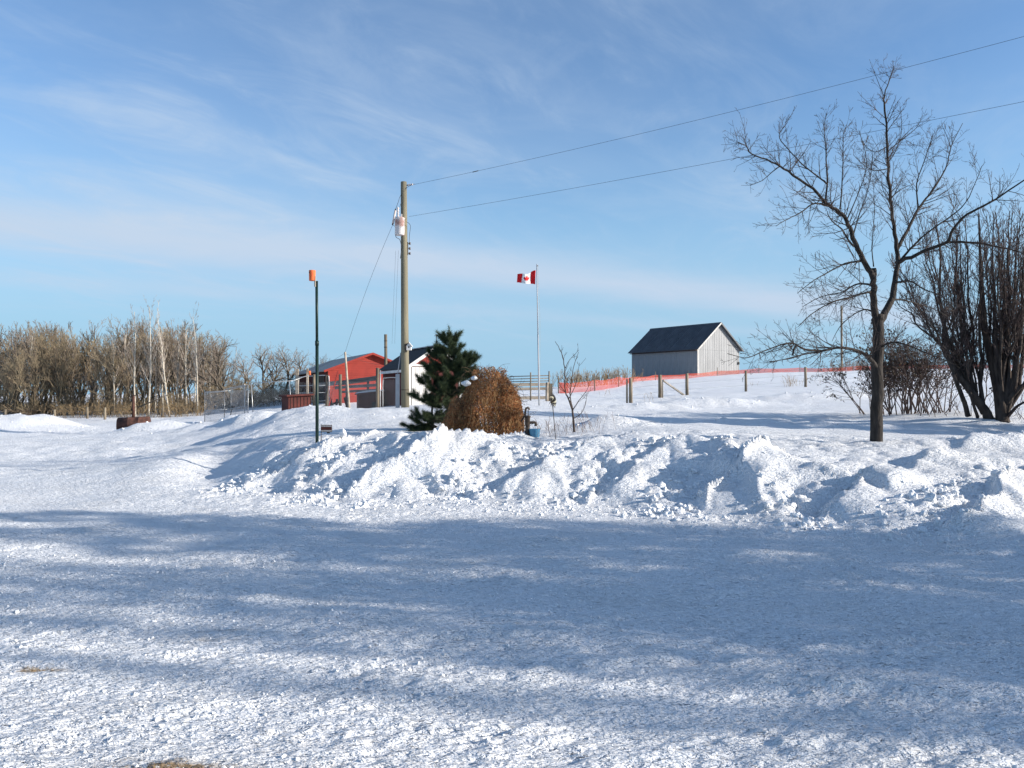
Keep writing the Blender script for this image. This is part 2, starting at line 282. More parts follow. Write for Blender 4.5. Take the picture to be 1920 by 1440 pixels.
def height(x, y, fine=True):
    x = np.asarray(x, float); y = np.asarray(y, float)
    m = macro(x, y)
    t, c, z, end = bank_frame(x, y)
    s = np.clip((y-t)/(c-t), 0, 1)
    prof = np.where(s < 1, s**1.15*(1.0-.0*s), 1.0); prof = sm(-.05, 1.1, s)*.35+prof*.65
    back = sm(0, 1.9, y-c)
    face = end*z*prof
    infront = 1-sm(0, .01, y-c)
    m_cl = m*sm(-2.5, .5, y-c)*1.0
    yard = np.where(end > 0, m*(1-end)+end*np.where(y < c, 0, m), m)
    h = m*(1-end)+end*np.where(y < c, 0, 0)
    h = m*(1-end)+end*(np.where(y < c, z*prof, z*(1-back)+m*back))
    # flatten the ploughed yard before the bank
    yd = 1-sm(8.5, 11.5, y); h = h*(1-yd*.9)
    bankness = end*sm(.0, .12, s)*(1-sm(1.2, 3.2, y-c))
    for sx, sy, rx, ry, k in SC:
        q = np.sqrt(np.maximum(0, ((x-sx)/rx)**2+((y-sy)/ry)**2+.18*gnoise(x*2, y*2, 4))); inside = 1-sm(.72, 1.02, q)
        h = h-inside*k*np.clip(h, 0, 2)*(1-.25*sm(-rx, rx, sx-x))
    for sx, sy, rx, ry, k in PILES:
        q = ((x-sx)/rx)**2+((y-sy)/ry)**2; g = k*np.exp(-q**1.3)*(1+.25*gnoise(x*1.3, y*1.3, 2)); h = h+g; bankness = np.maximum(bankness, .75*np.exp(-q))
    rough_zone = sm(-7.5, -4.5, x)*sm(12.5, 14, y)*(1-sm(18, 21, y))*.12
    far = sm(24, 45, y)
    trk = sm(20, 24, y)*(1-sm(36, 44, y))*sm(0, 6, x)
    # ploughed yard: low swells, blade ridges, small chunks
    d = np.hypot(x, y)
    h = h+.028*fbm(x*.35, y*.35, 3, 5)*(1-far)+.10*far*fbm(x*.09, y*.16, 3, 2)
    ru = x*.94+y*.34; rv = -x*.34+y*.94
    h = h+(.012*fbm(ru*.5, rv*3.2, 3, 3)+.016*np.abs(gnoise(ru*.35, rv*2.1+.4*gnoise(x, y, 1), 2)))*(1-bankness)*(1-far)
    for r0_, amp_, cv in ((4.6, .018, .010), (5.9, .018, .010), (7.6, .022, -.006), (9.0, .022, -.006), (11.6, .02, .004)):
        dd_ = (rv-r0_-cv*ru*ru+.10*gnoise(ru*.7, rv*0+r0_, 2))/.085; h = h-amp_*(np.exp(-dd_*dd_)-.6*np.exp(-(np.abs(dd_)-1.9)**2*2))*(1-bankness)*(1-far)*sm(-.5, .3, gnoise(ru*.3+r0_, rv*.3, 4))*(y > 2)*(y < 26)
    dd_ = (y-5.15+.12*x+.15*gnoise(x*1.3, y*0, 1))/.16; h = h+.05*np.exp(-dd_*dd_)*sm(1.0, 1.8, x)*(1+.5*gnoise(x*5, y*5, 2))
    h = h+trk*.05*gnoise(x*.25, y*2.0+x*.3, 3)
    if fine:
        near = 1-sm(9, 26, d)
        pat = sm(-.25, .45, fbm(x*.6, y*.8, 3, 0))
        h = h+near*(1-bankness)*(.022*cells(ru*3.6, rv*6.0, 1)*(.25+pat)+.017*cells(ru*7+3, rv*13, 3)*(.4+pat)+.009*fbm(ru*11, rv*19, 2, 4))
        b = bankness; bl = sm(-.35, .3, fbm(x*.9+7, y*.9, 3, 1))
        sw, tt = saw(x, y); rub = sm(.30, .62, tt)*.95+.12; bl = bl*.5+.5
        h = h+b*sm(.05, .35, s)*sw*.72
        h = h+b*(.05*fbm(x*1.2, y*1.2, 2, 2)+((.11*cells(x*1.9, y*1.9, 2)-.03)+(.12*cells(x*4.0, y*4.0, 4)-.03))*rub*bl*.68+(.060*cells(x*8.5, y*8.5, 0)-.01)*(.05+rub)*bl*.8+.006*fbm(x*9, y*9, 3, 1))
        # rills down the steep face left of centre
        ril = b*np.exp(-((x+1.75)/.9)**2)*sm(-.7, -.1, y-c)*(1-sm(.1, .5, y-c)); h = h+ril*.045*np.sin(x*13+fbm(x*3, y*2, 2, 3)*2)
        wind = sm(16, 24, y); lf_ = sm(-4, -8, x)*sm(14, 20, y)*(1-sm(44, 50, y)); h = h+wind*(.03*fbm(x*.7, y*1.3, 3, 3)+.02*cells(x*1.4, y*1.8, 5)*(1-far))+lf_*(.05*np.abs(gnoise(ru*.25, rv*.9, 3))+.05*cells(x*2.2, y*1.5, 4)*sm(-.3, .4, gnoise(x*.25, y*.3, 1))+.025*fbm(x*1.5, y*1.5, 3, 0))+(1-lf_)*far*(.04*cells(x*1.3, y*1.1, 4)*sm(-.1, .5, gnoise(x*.2, y*.25, 5)))*(1-sm(60, 75, y))
        h = h+rough_zone*(.6*cells(x*2.5, y*2.5, 1)-.15)
    return h
def H(x, y): return float(height(np.array([x]), np.array([y]))[0])
def grow_axis(a, b, s, g, sgn=1):
    o = [a]
    while (o[-1] < b): o.append(o[-1]+s); s *= g
    return o
core = list(np.arange(-9, -4, .05))+list(np.arange(-4, 4, .03))+list(np.arange(4, 9.001, .05)); outp = grow_axis(9.05, 420, .052, 1.021)
xs = np.array([-v for v in reversed(outp)]+core+outp)
ys = [2.4]
while ys[-1] < 30: ys.append(ys[-1]+max(.018, ys[-1]*.0046))
s = ys[-1]-ys[-2]
while ys[-1] < 620: s *= 1.021; ys.append(ys[-1]+s)
ys = np.array([-60, -45, -32, -22, -15, -10, -6.5, -4, -2.2, -.8, .3, 1.1, 1.7, 2.1]+ys)
X, Y = np.meshgrid(xs, ys); Z = height(X.ravel(), Y.ravel()).reshape(X.shape)
nx, ny = len(xs), len(ys)
def grid_mesh(name, X, Y, Z, m):
    ny, nx = X.shape
    me = bpy.data.meshes.new(name); n = nx*ny
    me.vertices.add(n); me.vertices.foreach_set('co', np.stack([X.ravel(), Y.ravel(), Z.ravel()], 1).ravel())
    i = np.arange(n).reshape(ny, nx); q = np.stack([i[:-1, :-1], i[:-1, 1:], i[1:, 1:], i[1:, :-1]], -1).reshape(-1, 4)
    me.loops.add(q.size); me.polygons.add(len(q)); me.loops.foreach_set('vertex_index', q.ravel())
    me.polygons.foreach_set('loop_start', np.arange(len(q))*4); me.polygons.foreach_set('loop_total', np.full(len(q), 4))
    me.update(calc_edges=True); me.polygons.foreach_set('use_smooth', np.ones(len(q), bool)); me.materials.append(m); return me
def H(x, y):
    i = min(max(int(np.searchsorted(xs, x))-1, 0), nx-2); j = min(max(int(np.searchsorted(ys, y))-1, 0), ny-2)
    a = (x-xs[i])/(xs[i+1]-xs[i]); c = (y-ys[j])/(ys[j+1]-ys[j])
    return float((Z[j, i]*(1-a)+Z[j, i+1]*a)*(1-c)+(Z[j+1, i]*(1-a)+Z[j+1, i+1]*a)*c)
gme = grid_mesh('snow_ground', X, Y, Z, snow_g)
ca = gme.color_attributes.new('dirt', 'FLOAT_COLOR', 'POINT')
dx, dy = X.ravel(), Y.ravel(); dirt = np.zeros(dx.shape)
for px, d, rx, ry, k in ((330, 3.74, .33, .13, 2.2), (75, 5.2, .14, .07, 1.5), (420, 6.1, .3, .12, .35), (620, 3.85, .10, .05, .8), (60, 4.6, .4, .2, .12), (500, 3.9, .9, .3, .16), (390, 5.9, .25, .08, .4)):
    q = ((dx-(px-960)/F*d)/rx)**2+((dy-d)/ry)**2+.6*gnoise(dx*8, dy*8, 2); dirt = np.maximum(dirt, k*np.exp(-np.clip(q, 0, 9)))
c4 = np.stack([dirt]*3+[np.ones_like(dirt)], 1); ca.data.foreach_set('color', c4.ravel())
ground = bpy.data.objects.new('snow_ground', gme); col.objects.link(ground); ground['kind'] = 'structure'

# ------------------------------------------------------------ mesh building helpers
class MB:
    def __init__(s): s.v = []; s.f = []; s.m = []; s.smooth = []; s.mats = []; s.n = 0
    def mi(s, m):
        if m not in s.mats: s.mats.append(m)
        return s.mats.index(m)
    def raw(s, v, f, m, smooth=False):
        v = np.asarray(v, float)
        if not isinstance(f, np.ndarray) and len({len(q) for q in f}) > 1: f = [[i+s.n for i in q] for q in f]
        else: f = np.asarray(f, int)+s.n
        s.v.append(v); s.f.append(f); s.m.append(np.full(len(f), s.mi(m))); s.smooth.append(np.full(len(f), smooth)); s.n += len(v)
    def box(s, a, b, m):
        x0, y0, z0 = a; x1, y1, z1 = b
        s.raw([(x0, y0, z0), (x1, y0, z0), (x1, y1, z0), (x0, y1, z0), (x0, y0, z1), (x1, y0, z1), (x1, y1, z1), (x0, y1, z1)],
              [(0, 3, 2, 1), (4, 5, 6, 7), (0, 1, 5, 4), (1, 2, 6, 5), (2, 3, 7, 6), (3, 0, 4, 7)], m)
    def beam(s, p, q, w, h, m, up=(0, 0, 1)):
        p = Vector(p); q = Vector(q); t = (q-p).normalized(); side = t.cross(Vector(up))
        if side.length < 1e-3: side = t.cross(Vector((1, 0, 0)))
        side.normalize(); u_ = side.cross(t); side *= w/2; u_ *= h/2
        v = [p-side-u_, p+side-u_, p+side+u_, p-side+u_, q-side-u_, q+side-u_, q+side+u_, q-side+u_]
        s.raw([tuple(a) for a in v], [(0, 1, 2, 3), (7, 6, 5, 4), (0, 4, 5, 1), (1, 5, 6, 2), (2, 6, 7, 3), (3, 7, 4, 0)], m)
    def prism(s, prof, d0, d1, m, axis='y'):      # profile of (a, z) pushed from d0 to d1 along y
        n = len(prof)
        v = [(a, d0, z) for a, z in prof]+[(a, d1, z) for a, z in prof]
        s.v.append(np.array(v, float)); b = s.n; s.n += 2*n
        fs = [[b+i for i in range(n)], [b+n+i for i in reversed(range(n))]]+[[b+(i+1) % n, b+i, b+n+i, b+n+(i+1) % n] for i in range(n)]
        s.f.append(fs); s.m.append(np.full(len(fs), s.mi(m))); s.smooth.append(np.full(len(fs), False))
    def tubes(s, paths, m, sides=5):               # paths: list of (points, radii)
        by = {}
        for p, r in paths: by.setdefault(len(p), []).append((p, r))
        for k, L in by.items():
            Pp = np.array([[tuple(q) for q in p] for p, r in L], float); Rr = np.array([r for p, r in L], float)
            T = np.gradient(Pp, axis=1); T /= np.linalg.norm(T, axis=2, keepdims=True)+1e-9
            D = Pp[:, -1]-Pp[:, 0]; ref = np.where((np.abs(D[:, 2:3]) > .7*np.linalg.norm(D, axis=1, keepdims=True)), np.array([[1., .13, 0]]), np.array([[0, .13, 1.]]))
            U = np.cross(T, ref[:, None]); U /= np.linalg.norm(U, axis=2, keepdims=True)+1e-9; V = np.cross(T, U)
            a = np.arange(sides)*2*math.pi/sides
            ring = Pp[:, :, None]+Rr[:, :, None, None]*(U[:, :, None]*np.cos(a)[None, None, :, None]+V[:, :, None]*np.sin(a)[None, None, :, None])
            n = len(L); base = np.arange(n)[:, None, None]*k*sides+np.arange(k-1)[None, :, None]*sides; j = np.arange(sides)[None, None]
            j2 = (j+1) % sides
            f = np.stack([base+j, base+j2, base+sides+j2, base+sides+j], -1).reshape(-1, 4)
            s.raw(ring.reshape(-1, 3), f, m, sides > 3)
            if sides > 4:
                for e in (0, k-1):
                    cap = np.arange(n)[:, None]*k*sides+e*sides+np.arange(sides)[None]
                    if e == 0: cap = cap[:, ::-1]
                    s.f.append(cap+s.n-n*k*sides); s.m.append(np.full(n, s.mi(m))); s.smooth.append(np.full(n, False))
    def tube(s, p, q, r, m, sides=8, r2=None): s.tubes([([Vector(p), Vector(q)], [r, r if r2 is None else r2])], m, sides)
    def lathe(s, prof, m, seg=14, smooth=True, c=(0, 0, 0)):
        k = len(prof); a = np.arange(seg)*2*math.pi/seg
        v = np.array([[(c[0]+r*math.cos(t), c[1]+r*math.sin(t), c[2]+z) for t in a] for r, z in prof]).reshape(-1, 3)
        i = np.arange(k-1)[:, None]*seg; j = np.arange(seg)[None]; j2 = (j+1) % seg
        s.raw(v, np.stack([i+j, i+j2, i+seg+j2, i+seg+j], -1).reshape(-1, 4), m, smooth)
    def build(s, name, parent=None):
        me = bpy.data.meshes.new(name); V = np.concatenate(s.v)
        tot = []; vi = []
        for f in s.f:
            if isinstance(f, np.ndarray): tot.append(np.full(len(f), f.shape[1])); vi.append(f.ravel())
            else:
                tot.append(np.array([len(q) for q in f])); vi.append(np.array([i for q in f for i in q]))
        tot = np.concatenate(tot); vi = np.concatenate(vi)
        me.vertices.add(len(V)); me.vertices.foreach_set('co', V.ravel()); me.loops.add(len(vi)); me.loops.foreach_set('vertex_index', vi)
        me.polygons.add(len(tot)); me.polygons.foreach_set('loop_start', np.concatenate([[0], np.cumsum(tot)[:-1]])); me.polygons.foreach_set('loop_total', tot)
        me.polygons.foreach_set('material_index', np.concatenate(s.m)); me.update(calc_edges=True)
        me.polygons.foreach_set('use_smooth', np.concatenate(s.smooth))
        for m in s.mats: me.materials.append(m)
        o = bpy.data.objects.new(name, me); col.objects.link(o)
        if parent: o.parent = parent
        return o
def tag(o, label=None, cat=None, group=None, kind=None):
    if label: o['label'] = label
    if cat: o['category'] = cat
    if group: o['group'] = group
    if kind: o['kind'] = kind
    return o
def thing(name, label, cat, loc=(0, 0, 0), rz=0, group=None):
    o = bpy.data.objects.new(name, None); col.objects.link(o); o.location = loc; o.rotation_euler = (0, 0, rz); o.empty_display_size = .3
    return tag(o, label, cat, group)
def gp(px, d, dz=0):
    x = (px-960)/F*d; return Vector((x, d, H(x, d)+dz))
def copy_tree(o, parent=None, kids=None):
    c = o.copy(); col.objects.link(c)
    if parent: c.parent = parent
    for ch in list(o.children): copy_tree(ch, c)
    return c
def shared(name, me, parent, loc=(0, 0, 0), rot=(0, 0, 0)):
    o = bpy.data.objects.new(name, me); col.objects.link(o); o.parent = parent; o.location = loc; o.rotation_euler = rot; return o

# ------------------------------------------------------------ branching
rnd = random.Random(11)
def rv(): return Vector((rnd.gauss(0, 1), rnd.gauss(0, 1), rnd.gauss(0, 1)))
def tilt_from(d, ang):
    a = d.cross(rv()).normalized(); return (d*math.cos(ang)+a*math.sin(ang)).normalized()
def twig_out(acc, p, d, L, r, lvl, c):
    n = c['seg'][min(lvl, len(c['seg'])-1)]; st = L/n; pts = [p.copy()]; rad = [r]; dd = d.copy(); end = c['end']
    for i in range(n):
        dd = (dd+rv()*c['wander']+Vector((0, 0, c['up']))).normalized(); p = p+dd*st; pts.append(p); rad.append(max(r*(1-(1-end)*(i+1)/n), c['rmin']))
    acc.setdefault(lvl, []).append((pts, rad))
    if lvl < c['max']:
        k = L*c['dens'][min(lvl, len(c['dens'])-1)]; k = int(k)+(rnd.random() < k % 1)
        for _ in range(k):
            t = rnd.uniform(c['from'], 1); f = t*n; i = min(int(f), n-1); q = pts[i].lerp(pts[i+1], f-i); rr = rad[i]
            bd = tilt_from((pts[i+1]-pts[i]).normalized(), c['ang']*rnd.uniform(.6, 1.25))
            twig_out(acc, q, bd, L*c['ratio']*(1.15-.6*t)*rnd.uniform(.6, 1.25), max(rr*.62, c['rmin']), lvl+1, c)
def catmull(P, sub=4):
    o = []
    for i in range(len(P)-1):
        a = P[max(i-1, 0)]; b = P[i]; c_ = P[i+1]; d = P[min(i+2, len(P)-1)]
        for k in range(sub):
            t = k/sub; o.append(tuple(.5*(2*b[j]+(c_[j]-a[j])*t+(2*a[j]-5*b[j]+4*c_[j]-d[j])*t*t+(3*b[j]-a[j]-3*c_[j]+d[j])*t**3) for j in range(len(b))))
    o.append(tuple(P[-1])); return o
def limb(acc, pix, d0, d1, r0, r1, c, dens, Lt, lvl0=1, upb=0, sub=3, start=.12):
    # pix: photo positions along the limb
    n = len(pix)-1; pts = [P3(x, y, d0+(d1-d0)*i/n) for i, (x, y) in enumerate(pix)]
    q = [Vector(a) for a in catmull([tuple(p) for p in pts], sub)]
    seglen = sum((q[i+1]-q[i]).length for i in range(len(q)-1))
    for i in range(1, len(q)-1): q[i] = q[i]+rv()*min(.012, r0*.12)
    rad = [r0+(r1-r0)*(i/(len(q)-1))**.68 for i in range(len(q))]
    acc.setdefault(0, []).append((q, rad))
    for _ in range(int(seglen*dens)):
        t = rnd.uniform(start, 1)**.8; f = t*(len(q)-1); i = min(int(f), len(q)-2); p = q[i].lerp(q[i+1], f-i)
        bd = tilt_from((q[i+1]-q[i]).normalized(), rnd.uniform(.55, 1.35)); bd.z += upb; bd.normalize()
        twig_out(acc, p, bd, Lt*rnd.uniform(.45, 1.3)*(1.15-.45*t), max(min(rad[i]*.45, .010), c['rmin']), lvl0, c)
    return q
def emit(acc, name_trunk, name_crown, parent, bm, tm, thick_lvls=(0,), sides0=9, sides1=4, sides2=3):
    b = MB()
    for l in thick_lvls:
        if l in acc: b.tubes(acc[l], bm, sides0)
    t = b.build(name_trunk, parent)
    k = MB()
    for l, L in acc.items():
        if l not in thick_lvls: k.tubes(L, tm, sides1 if l == min(x for x in acc if x not in thick_lvls) else sides2)
    return t, (k.build(name_crown, parent) if k.n else None)

# ------------------------------------------------------------ metal barn on the hill
def roof_z(W_, wh, rise, x): return wh+rise*(1-abs(x-W_/2)/(W_/2))
def ribbed(x0, x1, z0, ztop, m, rib=.3, dep=.020, y=0, rw=.05):
    b = MB(); prof = []; x = x0
    pts = [(x0, 0)]; k = x0+rib/2
    while k < x1-rw: pts += [(k-rw, 0), (k-rw*.5, dep), (k+rw*.5, dep), (k+rw, 0)]; k += rib
    pts.append((x1, 0)); v = []
    for (a, o) in pts: v += [(a, y-o, z0), (a, y-o, ztop(a))]
    f = [(2*i, 2*i+2, 2*i+3, 2*i+1) for i in range(len(pts)-1)]; b.raw(v, f, m); return b
bt = P3(1308, 707, 93); BW, BL, BH, BR = 7.1, 10.7, 3.55, 2.85; bth = R(35)
barn = thing('metal_barn', 'grey ribbed metal barn with a dark gable roof standing alone on the snowy rise', 'barn', (bt.x, bt.y, bt.z-.15), bth)
b = MB(); b.prism([(.05, -.6), (BW-.05, -.6), (BW-.05, BH-.03), (BW/2, BH+BR-.06), (.05, BH-.03)], .06, BL-.06, barn_metal); b.build('wall_frame', barn)
nsh = 8
for i in range(nsh):
    x0, x1 = BW*i/nsh, BW*(i+1)/nsh
    ribbed(x0+.004, x1-.004, -.6, lambda a: BH-.25, barn_metal).build('wall_panel', barn)
    xm = .5*(x0+x1)
    g = ribbed(x0+.004, x1-.004, BH-.30, lambda a: roof_z(BW, BH, BR, a)-.05, barn_metal, y=-.02).build('gable_panel', barn)
mp = ribbed(.004, BL/12-.004, -.6, lambda a: BH-.02, barn_metal).build('wall_panel', barn)
mp.rotation_euler = (0, 0, -math.pi/2); mp.location = (0, BL, 0)
for i in range(1, 12): shared('wall_panel', mp.data, barn, (0, BL-BL*i/12, 0), (0, 0, -math.pi/2))
for i in range(12): shared('wall_panel', mp.data, barn, (BW, BL*i/12, 0), (0, 0, math.pi/2))
sl_len = math.hypot(BW/2, BR)+.45; sa = math.atan2(BR, BW/2)
npn = 5; seg = (BL+.7)/npn
for side in (0, 1):
    for i in range(npn):
        b = MB(); b.box((-sl_len, 0, 0), (0, seg-.03, .05), barn_roof)
        k = .1
        while k < seg-.1: b.box((-sl_len, k, .052), (0, k+.03, .075), barn_roof); k += .3
        o = b.build('roof_panel', barn)
        o.location = (BW/2, -.35+i*seg+(0 if side == 0 else seg-.03), BH+BR-.02); o.rotation_euler = (0, -sa, 0) if side == 0 else (0, -sa, math.pi)
b = MB(); b.prism([(BW/2-.22, BH+BR-.10), (BW/2, BH+BR+.10), (BW/2+.22, BH+BR-.10), (BW/2, BH+BR+.05)], -.36, BL+.36, barn_roof); b.build('ridge_cap', barn)
for s_ in (-1, 1):
    b = MB(); e = BW/2+s_*(BW/2+.30); b.beam((e, -.40, BH-.30), (BW/2, -.40, BH+BR-.01), .05, .16, trim_pale if s_ < 0 else barn_roof); b.build('gable_trim', barn)
b = MB(); b.box((-.09, -.09, -.6), (.07, -.045, BH-.15), trim_pale); b.build('corner_trim', barn)
b = MB(); b.box((BW-.3, -.16, 1.7), (BW-.12, -.05, 2.0), black); b.build('yard_lamp', barn)
b = MB(); b.box((-.35, -.05, BH-.42), (-.03, BL, BH-.33), rust_dark); b.build('eave_board', barn)

# ------------------------------------------------------------ red sheds
def gable_poly(W_, wh, rise, pad=0): return [(0, -.6), (W_, -.6), (W_, wh-pad), (W_/2, wh+rise-pad), (0, wh-pad)]
def chevron(W_, wh, rise, over, th):
    k = rise/(W_/2); zl = wh-over*k
    return [(-over, zl), (W_/2, wh+rise), (W_+over, zl), (W_+over, zl+th), (W_/2, wh+rise+th), (-over, zl+th)]
cA = P3(615, 757, 55); AW, AL, AH, AR = 5.9, 13.0, 2.25, 1.12
shA = thing('red_shed', 'large bright red shed with a low grey roof behind the dog runs', 'shed', (cA.x, cA.y, cA.z), R(24))
b = MB(); b.prism(gable_poly(AW, AH, AR, .01), .04, AL, red_old); b.build('wall', shA)
b = MB(); z = -.5; st = .16
while z < AH+AR-.12:
    z1 = min(z+st, AH+AR-.03)
    def xr(zz): return (0, AW) if zz <= AH else ((zz-AH)/AR*AW/2, AW-(zz-AH)/AR*AW/2)
    a0, a1 = xr(z); c0, c1 = xr(z1-.004)
    b.raw([(a0, .0, z), (a1, .0, z), (c1, .022, z1), (c0, .022, z1), (a0, .036, z), (a1, .036, z)], [(0, 1, 2, 3), (4, 5, 1, 0)], red_paint); z += st
tag(b.build('siding', shA), kind='stuff')
b = MB(); b.prism(chevron(AW, AH+.01, AR, .35, .07), -.3, AL+.3, grey_roof); b.build('roof', shA)
b = MB(); b.beam((-.33, -.325, AH-.10), (AW/2, -.325, AH+AR+.02), .04, .14, red_paint); b.beam((AW/2, -.326, AH+AR+.02), (AW+.33, -.326, AH-.10), .04, .14, red_paint); b.build('fascia', shA)
b = MB(); b.box((-.03, 1.2, 0), (-.005, 4.6, 1.9), black); b.build('doorway', shA)

cB = P3(765, 767, 40); BW2, BL2, BH2, BR2 = 2.75, 4.1, 2.1, .92
shB = thing('garden_shed', 'small maroon shed with white trim, white door and dark shingle roof beside the utility pole', 'shed', (cB.x, cB.y, cB.z), R(25))
b = MB(); b.prism(gable_poly(BW2, BH2, BR2, .01), .0, BL2, maroon); b.build('wall', shB)
b = MB(); k = .0
while k < BL2: b.box((-.028, k+.02, -.5), (-.002, k+.15, BH2-.02), maroon); k += .17
tag(b.build('side_batten', shB), kind='stuff')
b = MB(); b.box((.0, -.035, BH2-.02), (BW2, -.003, BH2+.09), white_paint); b.box((.0, -.035, -.5), (.14, -.003, BH2-.023), white_paint); b.box((BW2-.12, -.035, -.5), (BW2, -.003, BH2-.023), white_paint); b.build('trim', shB)
b = MB(); b.box((.17, -.06, -.4), (1.15, -.02, BH2-.06), white_paint)
for i in range(1, 5): b.box((.17+i*.196-.006, -.068, -.4), (.17+i*.196+.006, -.058, BH2-.06), trim_pale)
d_ = b.build('door', shB); b = MB(); b.box((1.05, -.10, .9), (1.09, -.06, 1.05), iron); b.build('handle', d_)
b = MB(); k = .12
while k < BW2-.1:
    zt = roof_z(BW2, BH2, BR2, k)-.1
    if zt > BH2+.15: b.box((k, -.022, BH2+.10), (k+.025, -.002, zt), maroon)
    k += .2
tag(b.build('gable_batten', shB), kind='stuff')
b = MB(); b.prism([(0.02, BH2+.1), (BW2-.02, BH2+.1), (BW2/2, BH2+BR2-.03)], -.012, -.004, red_paint); b.build('gable', shB)
b = MB(); b.prism(chevron(BW2, BH2+.01, BR2, .28, .06), -.28, BL2+.25, dark_roof); b.build('roof', shB)
b = MB(); b.box((BW2/2-.12, -.30, BH2+BR2+.055), (BW2/2+.12, BL2+.27, BH2+BR2+.10), steel_grey); b.build('ridge_cap', shB)
b = MB(); kk = BR2/(BW2/2)
for a, c_ in (((-.28, BH2-.28*kk-.02), (BW2/2, BH2+BR2-.01)), ((BW2/2, BH2+BR2-.01), (BW2+.28, BH2-.28*kk-.02))): b.beam((a[0], -.30, a[1]), (c_[0], -.30, c_[1]), .035, .15, white_paint)
b.build('fascia', shB)
b = MB(); b.box((-.36, -.28, BH2-.33), (-.285, BL2+.24, BH2-.2), white_paint); b.build('gutter', shB)

def hutch(px, d, W_, L_, h0, h1, th, name, label, m, dz=0, snowroof=True, door=False):
    g = gp(px, d, dz); t = thing(name, label, 'doghouse', g, th)
    b = MB(); b.prism([(0, -.3), (W_, -.3), (W_, h1), (0, h0)], 0, L_, m); b.build('wall', t)
    b = MB(); k = .08
    while k < W_: b.box((k, -.018, -.2), (k+.012, -.002, min(h0, h1)-.02), black); k += .15
    tag(b.build('board_joint', t), kind='stuff')
    b = MB(); b.prism([(-.1, h0+.0), (W_+.1, h1+.0), (W_+.1, h1+.07), (-.1, h0+.07)], -.12, L_+.08, m); b.build('roof', t)
    if snowroof:
        b = MB(); b.prism([(-.08, h0+.072), (W_+.08, h1+.072), (W_+.02, h1+.13), (W_/2, (h0+h1)/2+.17), (0, h0+.13)], -.06, L_+.05, snow_c); b.build('snow_cap', t)
    if door: b = MB(); b.box((W_*.55, -.03, .05), (W_*.85, -.006, .5), black); b.build('doorway', t)
    return t
hutch(541, 36, 1.0, 1.15, .92, .98, R(30), 'doghouse', 'small red board doghouse half buried in the snow beside the kennel panels', red_old, -.12, snowroof=False, door=False)
hutch(672, 42.5, 1.25, 1.1, .85, 1.0, R(15), 'doghouse', 'maroon doghouse with snow on its roof behind the chain link fence', maroon, -.1, door=True)

# ------------------------------------------------------------ posts, poles
def round_post(px, ptop, pbase, d, r, m, name, label, cat, group=None, lean=0, parent=None):
    g = gp(px, d); top = P3(px+lean, ptop, d); h = top.z-g.z+.3
    b = MB(); n = 5
    b.tubes([([Vector((lean/F*d*i/(n-1)+rnd.gauss(0, r*.04), rnd.gauss(0, r*.04), -.3+h*i/(n-1))) for i in range(n)], [r*(1.06-.1*i/(n-1)) for i in range(n)])], m, 10)
    o = b.build(name)
    if parent is None: o.location = g; tag(o, label, cat, group)
    else: o.parent = parent; o.location = g-parent.location
    return o
# utility pole
U = gp(760, 33); pt = P3(757, 341, 33); uh = pt.z-U.z
up = thing('utility_pole', 'tall wooden utility pole carrying a transformer, in front of the small maroon shed', 'utility pole', U)
lean = pt.x-U.x
def ux(z): return lean*z/uh
b = MB(); b.tubes([([Vector((ux(z), 0, z)) for z in (-.6, 2, 4, 6, uh-.02, uh)], [.168, .158, .148, .137, .122, .112])], pole_wood, 18); b.build('pole', up)
def pz(py): return P3(760, py, 33).z-U.z
z = pz(428)
b = MB(); b.lathe([(.02, -.36), (.18, -.345), (.192, -.32), (.192, .30), (.20, .31), (.20, .34), (.12, .38), (.01, .39)], tank_paint, 20, c=(-.13+ux(z), -.33, z)); tr = b.build('transformer', up)
for k in (.15, -.2): b = MB(); b.beam((-.13+ux(z), -.15, z+k), (ux(z), -.0, z+k), .12, .1, iron); b.build('bracket', tr)
def insul(c, h, r, m, parent, name, n=4, ax=(0, 0, 1)):
    b = MB(); pr = []
    for i in range(n): pr += [(r*.55, i*h/n), (r, i*h/n+h/n*.35), (r*.9, i*h/n+h/n*.5), (r*.5, i*h/n+h/n*.75)]
    pr = [(0.001, 0)]+pr+[(.001, h)]; b.lathe(pr, m, 10); o = b.build(name, parent); o.location = c; o.rotation_euler = Vector(ax).to_track_quat('Z', 'Y').to_euler(); return o
insul((-.20+ux(z), -.33, z+.37), .42, .055, porcelain, tr, 'bushing')
insul((-.07+ux(z), -.24, z+.37), .16, .035, porcelain, tr, 'bushing', 3)
b = MB(); zf = pz(407); b.tube((-.48, -.2, zf-.30), (-.38, -.2, zf+.22), .045, porcelain, 9); b.tube((-.50, -.2, zf-.36), (-.48, -.2, zf-.30), .03, iron, 7); b.tube((-.38, -.2, zf+.22), (-.37, -.2, zf+.28), .03, iron, 7); b.build('fuse_cutout', up)
b = MB(); b.beam((-.46, -.2, zf-.06), (ux(zf), -.02, zf-.06), .05, .05, iron); b.build('cutout_arm', up)
zt = pz(352)
b = MB()
for i in range(3): b.lathe([(.001, 0), (.03, .01), (.055, .03), (.02, .06), (.001, .06)], porcelain, 9, c=(0, 0, .06+i*.07))
b.tube((0, 0, -.02), (0, 0, .34), .012, iron, 6); o = b.build('strain_insulator', up); o.location = (ux(zt)+.11, 0, zt+.10); o.rotation_euler = (0, R(82), 0)
b = MB(); b.tube((ux(zt)-.12, 0, zt+.1), (ux(zt)+.16, 0, zt+.1), .028, iron, 8); b.build('top_bolt', up)
z4 = pz(466)
b = MB(); b.box((ux(z4)+.135, -.03, z4-.26), (ux(z4)+.155, .03, z4+.26), iron)
